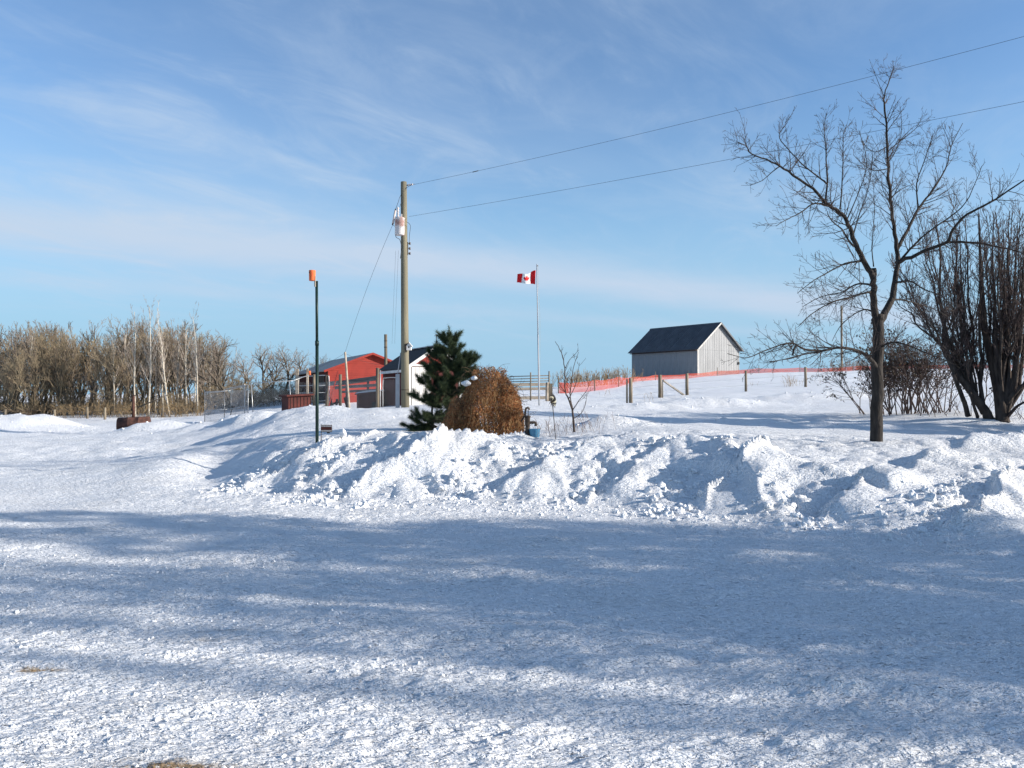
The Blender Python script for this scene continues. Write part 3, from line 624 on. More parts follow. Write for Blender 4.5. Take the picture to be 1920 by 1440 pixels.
for k in (-.2, 0, .2): b.lathe([(.001, -.05), (.045, -.04), (.03, 0), (.045, .04), (.001, .05)], iron, 9, c=(ux(z4)+.22, 0, z4+k)); b.tube((ux(z4)+.15, 0, z4+k), (ux(z4)+.24, 0, z4+k+.03), .012, iron, 6)
b.build('secondary_rack', up)
b = MB()
def wire(b, pts, r=.008, m=cable, sides=5): b.tubes([([Vector(p) for p in catmull(pts, 4)], [r]*(4*(len(pts)-1)+1))], m, sides)
wire(b, [(ux(zt)+.35, 0, zt+.13), (ux(zt)+.1, -.1, zt-.05), (ux(zt)-.12, -.1, zt-.35), (-.27, -.2, zf+.55), (-.37, -.2, zf+.28)], .009)
wire(b, [(ux(zt)-.02, -.15, zt-.4), (-.18, -.3, zt-.8), (-.2, -.33, z+.78)], .008)
wire(b, [(-.48, -.2, zf-.36), (-.30, -.28, zf-.5), (-.27, -.35, zf-.55), (-.24, -.38, z-.2)], .008)
wire(b, [(-.3, -.45, z-.1), (-.33, -.42, z-.42), (-.2, -.2, z-.5), (ux(z4)-.1, -.12, z4), (ux(z4)-.15, 0, z4-.4)], .012)
wire(b, [(.06, -.3, z+.2), (.2, -.1, z+.1), (.16, -.05, z-.3), (ux(z4)+.2, 0, z4+.2)], .009)
b.build('jumper_wire', up)
b = MB(); b.box((-.40, .05, .0), (-.24, .14, 1.35), steel_grey); b.tube((-.32, .1, 1.35), (-.19, .02, 2.2), .02, steel_grey, 7); b.build('meter_box', up)
b = MB(); b.tubes([([Vector((ux(.75), 0, .70)), Vector((ux(.75), 0, .73))], [.166, .166])], iron, 18); b.build('pole_band', up)
# bird house hung on the pole
bh = P3(767, 651, 32.75); t = thing('birdhouse', 'white and dark bird house hung on the side of the utility pole', 'birdhouse', bh)
b = MB(); b.prism([(-.09, -.12), (.09, -.12), (.09, .06), (0, .16), (-.09, .06)], -.1, .1, white_paint); b.build('box', t)
b = MB(); b.beam((-.14, 0, .02), (0, 0, .19), .26, .02, iron, (0, 0, 1)); b.beam((0, 0, .19), (.14, 0, .02), .26, .02, white_paint); b.build('roof', t)
b = MB(); b.lathe([(.001, 0), (.035, 0)], black, 12); o = b.build('entrance_hole', t); o.location = (0, -.103, 0); o.rotation_euler = (R(90), 0, 0)
b = MB(); b.box((-.16, -.08, -.16), (-.09, .06, .12), iron); b.build('mount', t)
# power lines
def span(a, c_, sag, r, name, label, n=28, group=None):
    a = Vector(a); c_ = Vector(c_); pts = []
    for i in range(n+1): t = i/n; p = a.lerp(c_, t); p.z -= 4*sag*t*(1-t); pts.append(p)
    b = MB(); b.tubes([(pts, [r]*(n+1))], cable, 5); return tag(b.build(name), label, 'power line', group)
a = U+Vector((ux(zt)+.45, 0, zt+.14)); w1e = P3(2400, -62, 19); span(a, w1e, .22, .0052, 'power_line', 'upper overhead wire running from the top of the utility pole to upper right')
a2 = U+Vector((ux(z)+.2, 0, pz(406))); span(a2, P3(2400, 92, 19), .14, .0052, 'power_line', 'lower overhead wire leaving the pole beside the transformer to the right')
for k in range(1, 200):
    p = a.lerp(w1e, k/200); p.z -= 4*.22*k/200*(1-k/200)
    if p.x/p.y*F+960 > 888: break
b = MB(); q = (w1e-a).normalized()*.13; b.tube(p-q, p+q, .016, iron, 7); o = b.build('line_splice'); tag(o, 'small dark splice on the upper overhead wire', 'splice')
# thin leaning post with a service wire
tp = round_post(656, 660, 768, 40, .055, pale_wood, 'service_post', 'thin peeled pole leaning in front of the large red shed', 'pole', lean=-9)
span(U+Vector((-.48, -.2, zf-.34)), P3(647, 661, 40), -.25, .006, 'service_wire', 'thin wire sloping from the transformer down left to the thin peeled pole')
span(P3(647, 662, 40), P3(560, 700, 52), .15, .006, 'service_wire', 'thin wire from the thin peeled pole back over the large red shed roof')
span(P3(647, 662, 40), P3(712, 684, 41.5), .1, .006, 'service_wire', 'short thin wire from the thin peeled pole to the maroon shed eave')
st = round_post(723, 627, 700, 46, .09, post_wood, 'pole_stub', 'old wooden pole stub with iron bands sticking up behind the maroon shed', 'pole')
for k in (640, 652): b = MB(); k = P3(723, k, 46).z-st.location.z; b.tube((0, 0, k), (0, 0, k+.05), .094, iron, 10); b.build('iron_band', st)
for (dx_, e) in ((7, 0), (12, 0)):
    span(P3(735+dx_, 470, 33.5), P3(728+dx_, 645, 44), -.1, .004, 'drop_wire', ('left' if dx_ == 7 else 'right')+' one of two faint thin wires dropping from the utility pole behind the maroon shed', group='faint drop wires behind the utility pole')
# green steel pole with orange bird house
g = gp(595, 17.3); tt = P3(593, 527, 17.3); gl = thing('steel_pole', 'slender dark green steel pole standing in the snow bank left of the utility pole', 'pole', g)
hh = tt.z-g.z
b = MB(); b.tubes([([Vector((0, 0, -.4)), Vector((-.01, 0, hh*.62))], [.034, .034])], green_steel, 12); b.build('lower_tube', gl)
b = MB(); b.tubes([([Vector((-.01, 0, hh*.60)), Vector((-.022, 0, hh))], [.029, .029])], green_steel, 12); b.build('upper_tube', gl)
b = MB(); b.tubes([([Vector((-.01, 0, hh*.60)), Vector((-.01, 0, hh*.63))], [.041, .041])], green_steel, 12); b.build('collar', gl)
ob = P3(585.5, 516.5, 17.3); t = thing('birdhouse', 'orange round bird house on top of the green steel pole', 'birdhouse', ob, R(-20))
b = MB(); b.lathe([(.001, -.112), (.062, -.112), (.066, -.10), (.070, .10), (.066, .108), (.001, .108)], orange, 20); b.build('body', t)
b = MB(); b.lathe([(.001, 0), (.017, 0)], black, 12); o = b.build('entrance_hole', t); o.location = (-.03, -.066, .055); o.rotation_euler = (R(90), 0, R(-24))
b = MB(); b.box((.055, -.012, -.24), (.085, .012, -.02), pale_wood); b.build('bracket', t)
# small sign on a stake
g = gp(602.5, 16.6); t = thing('yard_sign', 'small weathered red and white sign board on a stake in the snow bank', 'sign', g, R(-6))
tz = P3(602, 796.5, 16.6).z-g.z; bz = P3(602, 810, 16.6).z-g.z
b = MB(); b.tube((0, 0, -.25), (0, 0, tz+.01), .008, iron, 6); b.build('stake', t)
b = MB(); b.box((-.005, -.012, bz), (.225, -.002, tz), iron); b.build('back_plate', t)
b = MB(); b.box((.003, -.016, bz+(tz-bz)*.32), (.218, -.0125, bz+(tz-bz)*.68), red_old); b.build('red_band', t)
for zz in (.72, .06):
    b = MB(); b.box((.003, -.016, bz+(tz-bz)*zz), (.218, -.0125, bz+(tz-bz)*(zz+.22)), sign_white); b.build('pale_band', t)
b = MB(); b.box((.12, -.013, bz-.025), (.18, -.004, bz-.002), iron); b.build('lower_tab', t)

# ------------------------------------------------------------ flagpole and flag
g = gp(1011, 36); ft = P3(1006.5, 495, 36); fp = thing('flagpole', 'slim grey flagpole rising behind the dead brown bush', 'flagpole', g)
L_ = ft-g
b = MB(); b.tubes([([L_*t_ for t_ in (-.05, .25, .5, .5)], [.036, .034, .031, .031])], steel_grey, 10); b.build('lower_tube', fp)
b = MB(); b.tubes([([L_*t_ for t_ in (.5, .75, 1)], [.026, .024, .022])], steel_grey, 10); b.build('upper_tube', fp)
b = MB(); b.tube(L_+Vector((.0, 0, -.08)), L_+Vector((.06, 0, -.08)), .022, iron, 8); b.build('pulley', fp)
b = MB(); b.tubes([([L_+Vector((.05, -.03, -.1)), L_*.6+Vector((.10, -.05, 0)), L_*.1+Vector((.04, -.05, 0))], [.004]*3)], cream, 4); b.build('halyard', fp)
leafh = [(0, 1), (.19, .65), (.37, .74), (.28, .25), (.55, .53), (.60, .38), (.88, .43), (.77, .15), (.90, .07), (.47, -.30), (.52, -.48), (.05, -.40), (.05, -.95)]
leaf = leafh+[(-x, y) for x, y in reversed(leafh)]
def inpoly(x, y, P):
    c = False; j = len(P)-1
    for i in range(len(P)):
        if (P[i][1] > y) != (P[j][1] > y) and x < (P[j][0]-P[i][0])*(y-P[i][1])/(P[j][1]-P[i][1])+P[i][0]: c = not c
        j = i
    return c
nu, nv = 96, 52; FWd, FHt = .96, .62
def flag_pt(a, c_):         # a: 0 at the pole, 1 at the fly; c_: 0 bottom, 1 top
    x = -a*FWd*.84; droop = -.10*sm(.0, .5, a)*c_*1.6-.03*a
    y = .10*math.sin(a*8.2+.5-c_*.8)*min(1, a*2.5)+.05*math.sin(a*3+c_*2)
    z = (c_-.5)*FHt*(1-.18*a*(1-.2*c_))+float(droop)+.02*math.sin(a*9)
    return (x, y, z)
v = [flag_pt(i/nu, j/nv) for j in range(nv+1) for i in range(nu+1)]
fr, fw = [], []
for j in range(nv):
    for i in range(nu):
        q = (j*(nu+1)+i, j*(nu+1)+i+1, (j+1)*(nu+1)+i+1, (j+1)*(nu+1)+i); a = (i+.5)/nu; c_ = (j+.5)/nv
        red = a < .25 or a > .75 or inpoly((a-.5)*2/.42, (c_-.5)*2/.80+.02, leaf)
        (fr if red else fw).append(q)
b = MB(); b.raw(v, fr, flag_red, True); b.n -= len(v); b.v.pop(); b.raw(v, fw, flag_white, True)
fl = b.build('flag'); fl.location = P3(1005.5, 520, 36)+Vector((-.03, 0, 0)); fl.rotation_euler = (0, R(3), R(12))
sol = fl.modifiers.new('thickness', 'SOLIDIFY'); sol.thickness = .002
tag(fl, 'red and white flag with a red maple leaf flying from the flagpole', 'flag')

# ------------------------------------------------------------ chain link
def chain(b, o, uvec, Wd, Hh, z0=0, sp=.06, r=.0017):
    o = Vector(o); uvec = Vector(uvec).normalized(); paths = []
    k = -Hh
    while k < Wd:
        for sgn in (1, -1):
            t0 = max(0, -k); t1 = min(Hh, Wd-k)
            if t1 > t0:
                a = (k+t0, t0); c_ = (k+t1, t1)
                if sgn < 0: a = (Wd-a[0], a[1]); c_ = (Wd-c_[0], c_[1])
                paths.append(([o+uvec*a[0]+Vector((0, 0, z0+a[1])), o+uvec*c_[0]+Vector((0, 0, z0+c_[1]))], [r, r]))
        k += sp*1.414
    b.tubes(paths, galv, 3)
def panel(parent, p, q, h, gate=False, z0=0, r=.018):
    p = Vector(p); q = Vector(q); ud = q-p; w = Vector((ud.x, ud.y, 0)).length; b = MB(); up_ = Vector((0, 0, 1))
    for e in (p, q): b.tube(e+up_*(z0), e+up_*(z0+h), r, galv, 8)
    for hz in (z0+.04, z0+h*.48, z0+h): b.tube(p+up_*hz, q+up_*hz, r*.85, galv, 7)
    o = b.build('gate_frame' if gate else 'panel_frame', parent)
    m = MB(); chain(m, p+Vector((0, 0, z0+.05)), (ud.x, ud.y, 0), w, h-.08); tag(m.build('wire_mesh', o), kind='stuff'); return o
k0 = gp(421, 38.6); kn = thing('dog_kennel', 'open dog kennel of galvanised chain link panels standing in the snow at left', 'kennel', k0)
def kp(px, d): v_ = gp(px, d)-k0; v_.z -= .12; return v_
A_, B_, C_, D_ = kp(421, 38.6), kp(459, 37.6), kp(384, 41.5), kp(433, 41.8)
panel(kn, A_, B_, 1.85, True); panel(kn, C_, A_, 1.75); panel(kn, C_, D_, 1.8); panel(kn, D_, B_+Vector((.12, .1, 0)), 1.85)
b = MB(); b.box((A_.x+.40, A_.y-.3, A_.z+.98), (A_.x+.52, A_.y-.1, A_.z+1.08), black); b.tube((A_.x+.45, A_.y-.25, A_.z+1.0), (A_.x+.2, A_.y-.3, A_.z), .018, black, 6); b.build('gate_latch', kn)
# chain link run from the kennel to the sheds
r0 = gp(476, 37.5); run = thing('chain_link_fence', 'sagging chain link fence joining the kennel to the wooden posts by the red shed', 'fence', r0)
def rp(px, d): return gp(px, d)-r0
prev = None
for (px, d, top, lean_, m_) in [(476, 37.5, 718, -5, galv), (549, 37.5, 714, -7, galv), (583, 39, 702, 0, None)]:
    p = rp(px, d); tpz = P3(px, top, d).z-r0.z
    if m_: b = MB(); b.tube(p-Vector((0, 0, .2)), (p.x+lean_/F*d, p.y, tpz), .02, m_, 8); b.build('post', run)
    if prev:
        q, qz = prev; b = MB(); b.tube((q.x, q.y, qz), (p.x, p.y, tpz), .015, galv, 6); o = b.build('top_rail', run)
        m = MB(); chain(m, (q.x, q.y, min(q.z, p.z)), (p.x-q.x, p.y-q.y, 0), (Vector((p.x-q.x, p.y-q.y, 0))).length, 1.5); tag(m.build('wire_mesh', run), kind='stuff')
    prev = (p, tpz)
c0 = gp(638, 38); yard = thing('dog_yard_fence', 'chain link dog yard fence with round wooden posts in front of the red shed', 'fence', c0)
def yp(px, d): return gp(px, d)-c0
for px, top, d, r in ((589, 702, 39.5, .075), (613, 703, 39.5, .08), (638, 702, 38, .075), (708, 690, 38, .085)):
    p = yp(px, d); b = MB(); b.tubes([([Vector((p.x, p.y, p.z-.3)), Vector((p.x, p.y, (p.z+P3(px, top, d).z-c0.z)/2)), Vector((p.x, p.y, P3(px, top, d).z-c0.z))], [r, r*.97, r*.93])], post_wood, 10); b.build('post', yard)
for a_, c_, h in (((613, 39.5), (638, 38), 1.5), ((638, 38), (708, 38), 1.35), ((589, 39.5), (613, 39.5), 1.5)):
    p = yp(*a_); q = yp(*c_); m = MB(); chain(m, (p.x, p.y-.09, p.z), (q.x-p.x, q.y-p.y, 0), Vector((q.x-p.x, q.y-p.y, 0)).length, h, sp=.055); tag(m.build('wire_mesh', yard), kind='stuff')
b = MB(); b.tube(yp(713, 38)-Vector((0, 0, .2)), yp(713, 38)+Vector((0, 0, 1.75)), .03, galv, 8); b.build('gate_post', yard)
g2 = MB(); p = yp(718, 38.3); q = yp(744, 38.3)
g2.tubes([([Vector(v_) for v_ in catmull([(p.x, p.y, p.z), (p.x, p.y, p.z+1.25), (p.x+.12, p.y, p.z+1.38), (q.x-.08, q.y, p.z+1.4), (q.x, q.y, p.z+1.3), (q.x, q.y, p.z)], 4)], [.02]*21)], galv, 7); gt = g2.build('gate_frame', yard)
m = MB(); chain(m, (p.x, p.y, p.z), (1, 0, 0), q.x-p.x, 1.3); tag(m.build('wire_mesh', gt), kind='stuff')
# tubular farm gate and feeder boards behind
g = gp(560, 41); t = thing('tube_gate', 'galvanised tube farm gate with rounded corners before the red shed', 'gate', g)
w = 57/F*41; zb = P3(560, 768, 41).z-g.z; zt_ = P3(560, 706, 41).z-g.z
b = MB(); b.tubes([([Vector(v_) for v_ in catmull([(0, 0, zb), (0, 0, zt_-.2), (.12, 0, zt_-.03), (w*.5, 0, zt_+.03), (w-.15, 0, zt_+.05), (w, 0, zt_-.15), (w, 0, zb)], 5)], [.022]*31)], galv, 8); b.build('frame', t)
for k in (.25, .5, .72): b = MB(); b.tube((0, 0, zb+(zt_-zb)*k), (w, 0, zb+(zt_-zb)*k+.03), .017, galv, 7); b.build('rail', t)
g = gp(597, 44); t = thing('board_fence', 'grey weathered plank rails running in front of the red shed wall', 'fence', g)
def bp_(px, py, d): return P3(px, py, d)-g
for (x0, y0, x1, y1, w_, m_) in ((585, 723, 640, 717, .22, grey_wood), (640, 718, 706, 709, .24, grey_wood), (628, 727, 706, 722, .15, grey_wood), (640, 735, 706, 731, .12, grey_wood)):
    b = MB(); b.beam(bp_(x0, y0, 43.5), bp_(x1, y1, 43), .05, w_, m_, (0, 0, 1)); b.build('plank', t)
for px in (650, 690): b = MB(); b.tube(bp_(px, 712, 43.7), bp_(px, 772, 43.7), .06, post_wood, 8); b.build('post', t)
g = gp(560, 39); t = thing('plank_stand', 'low pale wooden plank stand behind the red doghouse', 'stand', g)
def q_(px, py, d): return P3(px, py, d)-g
b = MB(); b.beam(q_(552, 748, 39), q_(586, 740, 39), .5, .05, pale_wood); b.build('top_board', t)
for i in range(6): b = MB(); b.beam(q_(562+i*4.3, 744, 38.7), q_(562+i*4.3, 752, 38.7), .05, .05, pale_wood); b.build('slat', t)
b = MB(); b.box((q_(557, 692, 39).x-.07, -.0, -.2), (q_(557, 692, 39).x+.06, .1, q_(557, 692, 39).z), pale_wood); b.build('upright', t)
b = MB(); b.box((q_(576, 692, 39).x-.04, -.0, -.2), (q_(576, 692, 39).x+.05, .08, q_(576, 691, 39).z), pale_wood); b.build('upright', t)
t = thing('birdhouse', 'tiny orange bird house nailed to a pale upright near the red shed', 'birdhouse', P3(580.5, 699.5, 38.9))
b = MB(); b.lathe([(.001, -.1), (.055, -.1), (.058, .1), (.001, .11)], orange, 12); b.build('body', t)
g = gp(612, 39.2); b = MB(); b.beam((0, 0, -.1), P3(634, 696, 39.4)-g, .12, .05, red_paint); o = b.build('leaning_plank'); o.location = g; tag(o, 'red painted plank leaning against the dog yard fence', 'plank')
g = gp(618, 42.5); b = MB()
for (x0, y0, x1, y1) in ((600, 765, 640, 752), (606, 752, 640, 768), (620, 745, 622, 768), (632, 748, 630, 768), (646, 745, 652, 768)): b.beam(P3(x0, y0, 42.5)-g, P3(x1, y1, 42.5)-g, .12, .1, rust_dark)
o = b.build('farm_junk'); o.location = g; tag(o, 'dark heap of stored farm iron behind the chain link fence', 'scrap heap')

# ------------------------------------------------------------ rusty barrel stove
g = P3(221, 812, 36); t = thing('barrel_stove', 'rusty horizontal barrel stove with a tall chimney pipe half sunk in snow', 'stove', (g.x, g.y, H(g.x, g.y)), R(14))
Ls = 1.30; Rs = .37; zc_ = P3(221, 799, 36).z-H(g.x, g.y)
b = MB(); pr = [(.001, 0), (Rs-.03, 0), (Rs, .02), (Rs, Ls*.33), (Rs+.012, Ls*.34), (Rs, Ls*.35), (Rs, Ls*.66), (Rs+.012, Ls*.67), (Rs, Ls*.68), (Rs, Ls-.02), (Rs-.03, Ls), (.001, Ls)]
b.lathe(pr, rust, 26); o = b.build('barrel', t); o.rotation_euler = (0, R(88), 0); o.location = (0, 0, zc_)
b = MB(); b.tube((.62, 0, zc_+Rs*.8), (.62, 0, zc_+1.30), .058, rust, 12); o = b.build('chimney', t)
b = MB(); b.tube((.62, 0, zc_+1.31), (.62, 0, zc_+1.36), .09, rust_dark, 12); b.build('chimney_cap', o)
b = MB(); b.box((.001-.04, -.14, zc_-.1), (-.002, .14, zc_+.14), rust_dark); b.build('stove_door', t)
for x_ in (.25, 1.05): b = MB(); b.box((x_-.03, -.2, -.3), (x_+.03, .2, zc_-Rs*.85), rust_dark); b.build('leg', t)
b = MB(); b.beam(Vector((1.15, -.1, zc_+.25)), Vector((1.6, -.2, -.05)), .03, .03, post_wood); o = b.build('prop_stick', t)
b = MB(); b.tubes([([Vector((0, 0, 0)), Vector((.9, .3, .42)), Vector((2.4, .8, 1.15))], [.04, .03, .012])], wood_bark, 6); o = b.build('dead_branch'); o.location = P3(258, 764, 44); tag(o, 'dead branch leaning up to the right behind the barrel stove', 'branch')

# ------------------------------------------------------------ fences at left
g = gp(103, 53); lf = thing('wire_fence', 'old wire fence with grey posts along the edge of the wood at left', 'fence', g)
posts = [(-40, 770, 52), (10, 768, 53), (103, 768, 53), (164, 763, 56), (197, 764, 54), (305, 759, 57), (372, 755, 60), (440, 748, 62)]
for px, top, d in posts:
    p = gp(px, d)-g; tz = P3(px, top, d).z-g.z; b = MB(); b.tubes([([Vector((p.x, p.y, p.z-.2)), Vector((p.x+rnd.gauss(0, .04), p.y, tz))], [.085, .075])], post_wood, 8); b.build('post', lf)
for k in (.35, .65, .95):
    b = MB(); pts = []
    for px, top, d in posts:
        p = gp(px, d)-g; tz = P3(px, top, d).z-g.z; pts.append(Vector((p.x, p.y-.09, p.z+(tz-p.z)*k)))
    b.tubes([(pts, [.006]*len(pts))], cable, 4); b.build('wire', lf)

# ------------------------------------------------------------ rail panel and gate posts beside the bush
g = gp(995, 42); t = thing('rail_fence', 'weathered rail fence panel with pale lower boards behind the flagpole', 'fence', g)
def q_(px, py, d=42): return P3(px, py, d)-g
for y0 in (705, 710, 715): b = MB(); b.tube(q_(955, y0+1), q_(1029, y0-1), .022, post_wood, 7); b.build('rail', t)
for y0, w_ in ((721, .16), (729, .14), (746, .16)): b = MB(); b.beam(q_(955, y0+.5), q_(1026, y0-.5), .04, w_, pale_wood); b.build('board', t)
for px, top in ((995, 698), (1029.5, 696)): b = MB(); b.tube(q_(px, 752), q_(px, top), .035, post_wood, 8); b.build('post', t)
round_post(1026, 717, 752, 41, .085, pale_wood, 'gate_post', 'pale round gate post above the wind spinner', 'post')
g = gp(1032.5, 41); b = MB(); b.box((-.09, -.06, -.3), (.09, .06, P3(1032, 719, 41).z-g.z), post_wood); o = b.build('gate_post'); o.location = g; tag(o, 'brown square gate post just right of the pale round one', 'post')
# pasture fence
round_post(1175.5, 711, 756, 45, .05, post_wood, 'fence_post', 'thinner left post of the close pair at the pasture gateway', 'post', 'pasture fence posts')
round_post(1182.5, 709, 757, 45, .10, post_wood, 'fence_post', 'thicker right post of the close pair at the pasture gateway', 'post', 'pasture fence posts')
round_post(1237.5, 703, 748, 48, .105, post_wood, 'fence_post', 'stout post left of the diagonal brace in front of the barn', 'post', 'pasture fence posts')
round_post(1242.5, 715, 747, 48, .03, post_wood, 'fence_post', 'thin stake close beside the stout post left of the brace', 'post', 'pasture fence posts')
round_post(1288, 700, 743, 50, .095, post_wood, 'fence_post', 'stout braced post standing in front of the barn corner', 'post', 'pasture fence posts')
round_post(1398.5, 695, 734, 54, .08, post_wood, 'fence_post', 'single post on the snow just right of the barn', 'post', 'pasture fence posts')
round_post(1510.5, 688, 726, 58, .09, post_wood, 'fence_post', 'rightmost single post on the slope between barn and near tree', 'post', 'pasture fence posts')
b = MB(); a = P3(1243, 713, 48.2); c_ = P3(1284, 742, 49.8); b.beam((0, 0, 0), c_-a, .09, .09, grey_wood); o = b.build('fence_brace'); o.location = a; tag(o, 'diagonal timber brace between the two stout pasture posts', 'brace')
g = gp(1182, 45); t = thing('pasture_wire', 'thin fence wires strung between the pasture posts', 'wire', g)
for f_ in (.3, .6, .88):
    b = MB(); pts = []
    for px, base, top, d in ((1182, 757, 709, 45), (1237, 748, 703, 48), (1288, 743, 700, 50), (1398, 734, 695, 54), (1510, 726, 688, 58), (1640, 718, 684, 62)): pts.append(P3(px, base+(top-base)*f_, d-.1)-g)
    b.tubes([(pts, [.004]*len(pts))], cable, 4); b.build('wire', t)
# orange snow fence
sf_pts = [(1047, 66), (1115, 68), (1160, 73), (1187, 81), (1229, 83), (1290, 84.5), (1345, 86), (1423, 87), (1500, 88), (1600, 88), (1700, 87.5), (1800, 86), (1950, 84)]
g = gp(1047, 66); sfn = thing('snow_fence', 'bright orange plastic snow fence along the crest of the rise', 'fence', g)
for px, d in sf_pts:
    p = gp(px, d)-g; b = MB(); b.tube((p.x, p.y, p.z-.2), (p.x, p.y, p.z+(1.4 if px < 1180 else .85)), .045 if px < 1200 else .03, post_wood, 7); b.build('post', sfn)
hs = []
for (a_, c_) in zip(sf_pts[:-1], sf_pts[1:]):
    A1 = gp(*a_)-g; C1 = gp(*c_)-g; n = max(2, int((C1-A1).length/.5)); h0 = .85 if a_[0] < 1180 else .46; h1 = .85 if c_[0] < 1180 else .46
    for i in range(n):
        t_ = i/n; p = A1.lerp(C1, t_); w_ = p+g; p.z = H(w_.x, w_.y)-g.z; hh_ = h0+(h1-h0)*t_-.10*math.sin(math.pi*t_)+.03*rnd.random(); hs.append((p, hh_))
b = MB(); V_ = []; Fc = []
rows = 12
for j in range(rows):
    V_ = []; Fc = []
    for i, (p, hh_) in enumerate(hs):
        zz = p.z-.1+(hh_+.1)*j/(rows-1); th = .024
        V_ += [(p.x, p.y, zz-th/2), (p.x, p.y, zz+th/2)]
    b.raw(V_, [(2*i, 2*i+2, 2*i+3, 2*i+1) for i in range(len(hs)-1)], net_orange)
V_ = []; Fc = []
for i in range(len(hs)-1):
    (p, h0), (q, h1) = hs[i], hs[i+1]; n = 5
    for k in range(n):
        t_ = k/n; s_ = p.lerp(q, t_); e = s_+(q-p).normalized()*.026; hh_ = h0+(h1-h0)*t_; j = len(V_)
        V_ += [(s_.x, s_.y-.004, s_.z-.1), (e.x, e.y-.004, e.z-.1), (e.x, e.y-.004, e.z+hh_), (s_.x, s_.y-.004, s_.z+hh_)]; Fc.append((j, j+1, j+2, j+3))
b.raw(V_, Fc, net_orange); o = b.build('orange_netting', sfn); tag(o, kind='stuff')
# denser first stretch (doubled net)
b = MB(); V_ = []; Fc = []
for k in range(26):
    p = (gp(1049, 65.8)-g).lerp(gp(1066, 66)-g, k/26); j = len(V_); V_ += [(p.x, p.y-.02, p.z), (p.x+.02, p.y-.02, p.z), (p.x+.02, p.y-.02, p.z+.85), (p.x, p.y-.02, p.z+.85)]; Fc.append((j, j+1, j+2, j+3))
b.raw(V_, Fc, net_orange); tag(b.build('doubled_netting', sfn), kind='stuff')
far_pole = round_post(1578.5, 573, 692, 112, .14, post_wood, 'utility_pole', 'distant bare utility pole on the rise behind the near tree', 'utility pole')

# ------------------------------------------------------------ hand pump, bucket, spinner
g = gp(989, 17.3); t = thing('hand_pump', 'rusty cast iron hand water pump beside the dead brown bush', 'water pump', g)
def z_(py): return P3(989, py, 17.3).z-g.z
zc0 = z_(782); zs = z_(795)
b = MB(); b.lathe([(.06, -.2), (.06, .04), (.045, .06), (.042, zs-.04), (.055, zs-.02), (.055, zc0-.01), (.07, zc0), (.07, zc0+.02), (.03, zc0+.035), (.001, zc0+.036)], iron, 14); b.build('body', t)
b = MB(); b.tubes([([Vector(p) for p in catmull([(.04, 0, zs+.03), (.12, 0, zs+.035), (.17, 0, zs+.02), (.175, 0, zs-.045)], 4)], [.028]*10+[.03, .032, .034])], iron, 10); b.build('spout', t)
b = MB(); b.tube((.015, 0, zc0), (.02, 0, z_(768)), .007, iron, 6); b.build('plunger_rod', t)
b = MB(); b.tubes([([Vector(p) for p in catmull([(.035, 0, z_(768.5)), (.03, 0, z_(765.5)), (0, 0, z_(764.5)), (-.035, 0, z_(767)), (-.05, 0, z_(775)), (-.09, 0, z_(784)), (-.13, 0, z_(790))], 4)], [.014+.008*math.sin(i/24*3.1) for i in range(25)])], iron, 8); b.build('handle', t)
b = MB(); b.beam((-.045, 0, zc0), (-.045, 0, z_(772)), .03, .03, iron); b.build('fulcrum', t)
g = P3(1002.5, 822, 17.25); t = thing('bucket', 'pale blue bucket hanging under the spout of the hand pump', 'bucket', g)
b = MB(); b.lathe([(.001, 0), (.085, 0), (.092, .01), (.118, .19), (.124, .195), (.118, .2), (.112, .19), (.086, .02), (.001, .02)], blue, 22); b.build('body', t)
b = MB(); b.tubes([([Vector(p) for p in catmull([(-.118, 0, .18), (-.10, 0, .26), (-.01, 0, .31), (.09, 0, .27), (.118, 0, .18)], 4)], [.004]*17)], iron, 5); b.build('handle', t)
g = gp(1043.5, 16.9); sp = thing('wind_spinner', 'black and cream wind spinner on a thin leaning stake near the hand pump', 'wind spinner', g)
hub = P3(1033.5, 754, 16.9)-g; stp = P3(1036.5, 762, 16.9)-g
b = MB(); b.tube((0, 0, -.2), stp, .008, iron, 6); b.build('stake', sp)
b = MB(); b.tubes([([Vector(p) for p in catmull([tuple(stp), (stp.x+.02, 0, stp.z+.02), (stp.x+.025, 0, stp.z+.08)], 3)], [.007]*7), ([stp, hub], [.007]*2)], iron, 6); b.build('fork', sp)
rot = Matrix.Rotation(R(62), 3, 'Z')
for i in range(14):
    a = i*2*math.pi/14; b = MB(); V_ = []
    for k in range(7):
        t_ = k/6; rr = .02+.165*t_; aa = a+.9*t_*t_; wd = .028*math.sin(math.pi*(t_*.85+.12)); pp = Vector((rr*math.cos(aa), -.05*math.sin(t_*3), rr*math.sin(aa))); tn = Vector((-math.sin(aa), .5, math.cos(aa))).normalized()*wd
        V_ += [tuple(rot @ (pp-tn)), tuple(rot @ (pp+tn))]
    b.raw(V_, [(2*k, 2*k+1, 2*k+3, 2*k+2) for k in range(6)], cream if i % 4 == 0 else black, True); o = b.build('blade', sp); o.location = hub; s2 = o.modifiers.new('t', 'SOLIDIFY'); s2.thickness = .0015
b = MB(); b.lathe([(.001, -.02), (.02, -.015), (.02, .015), (.001, .02)], iron, 10); o = b.build('hub', sp); o.location = hub; o.rotation_euler = (R(90), 0, R(62))

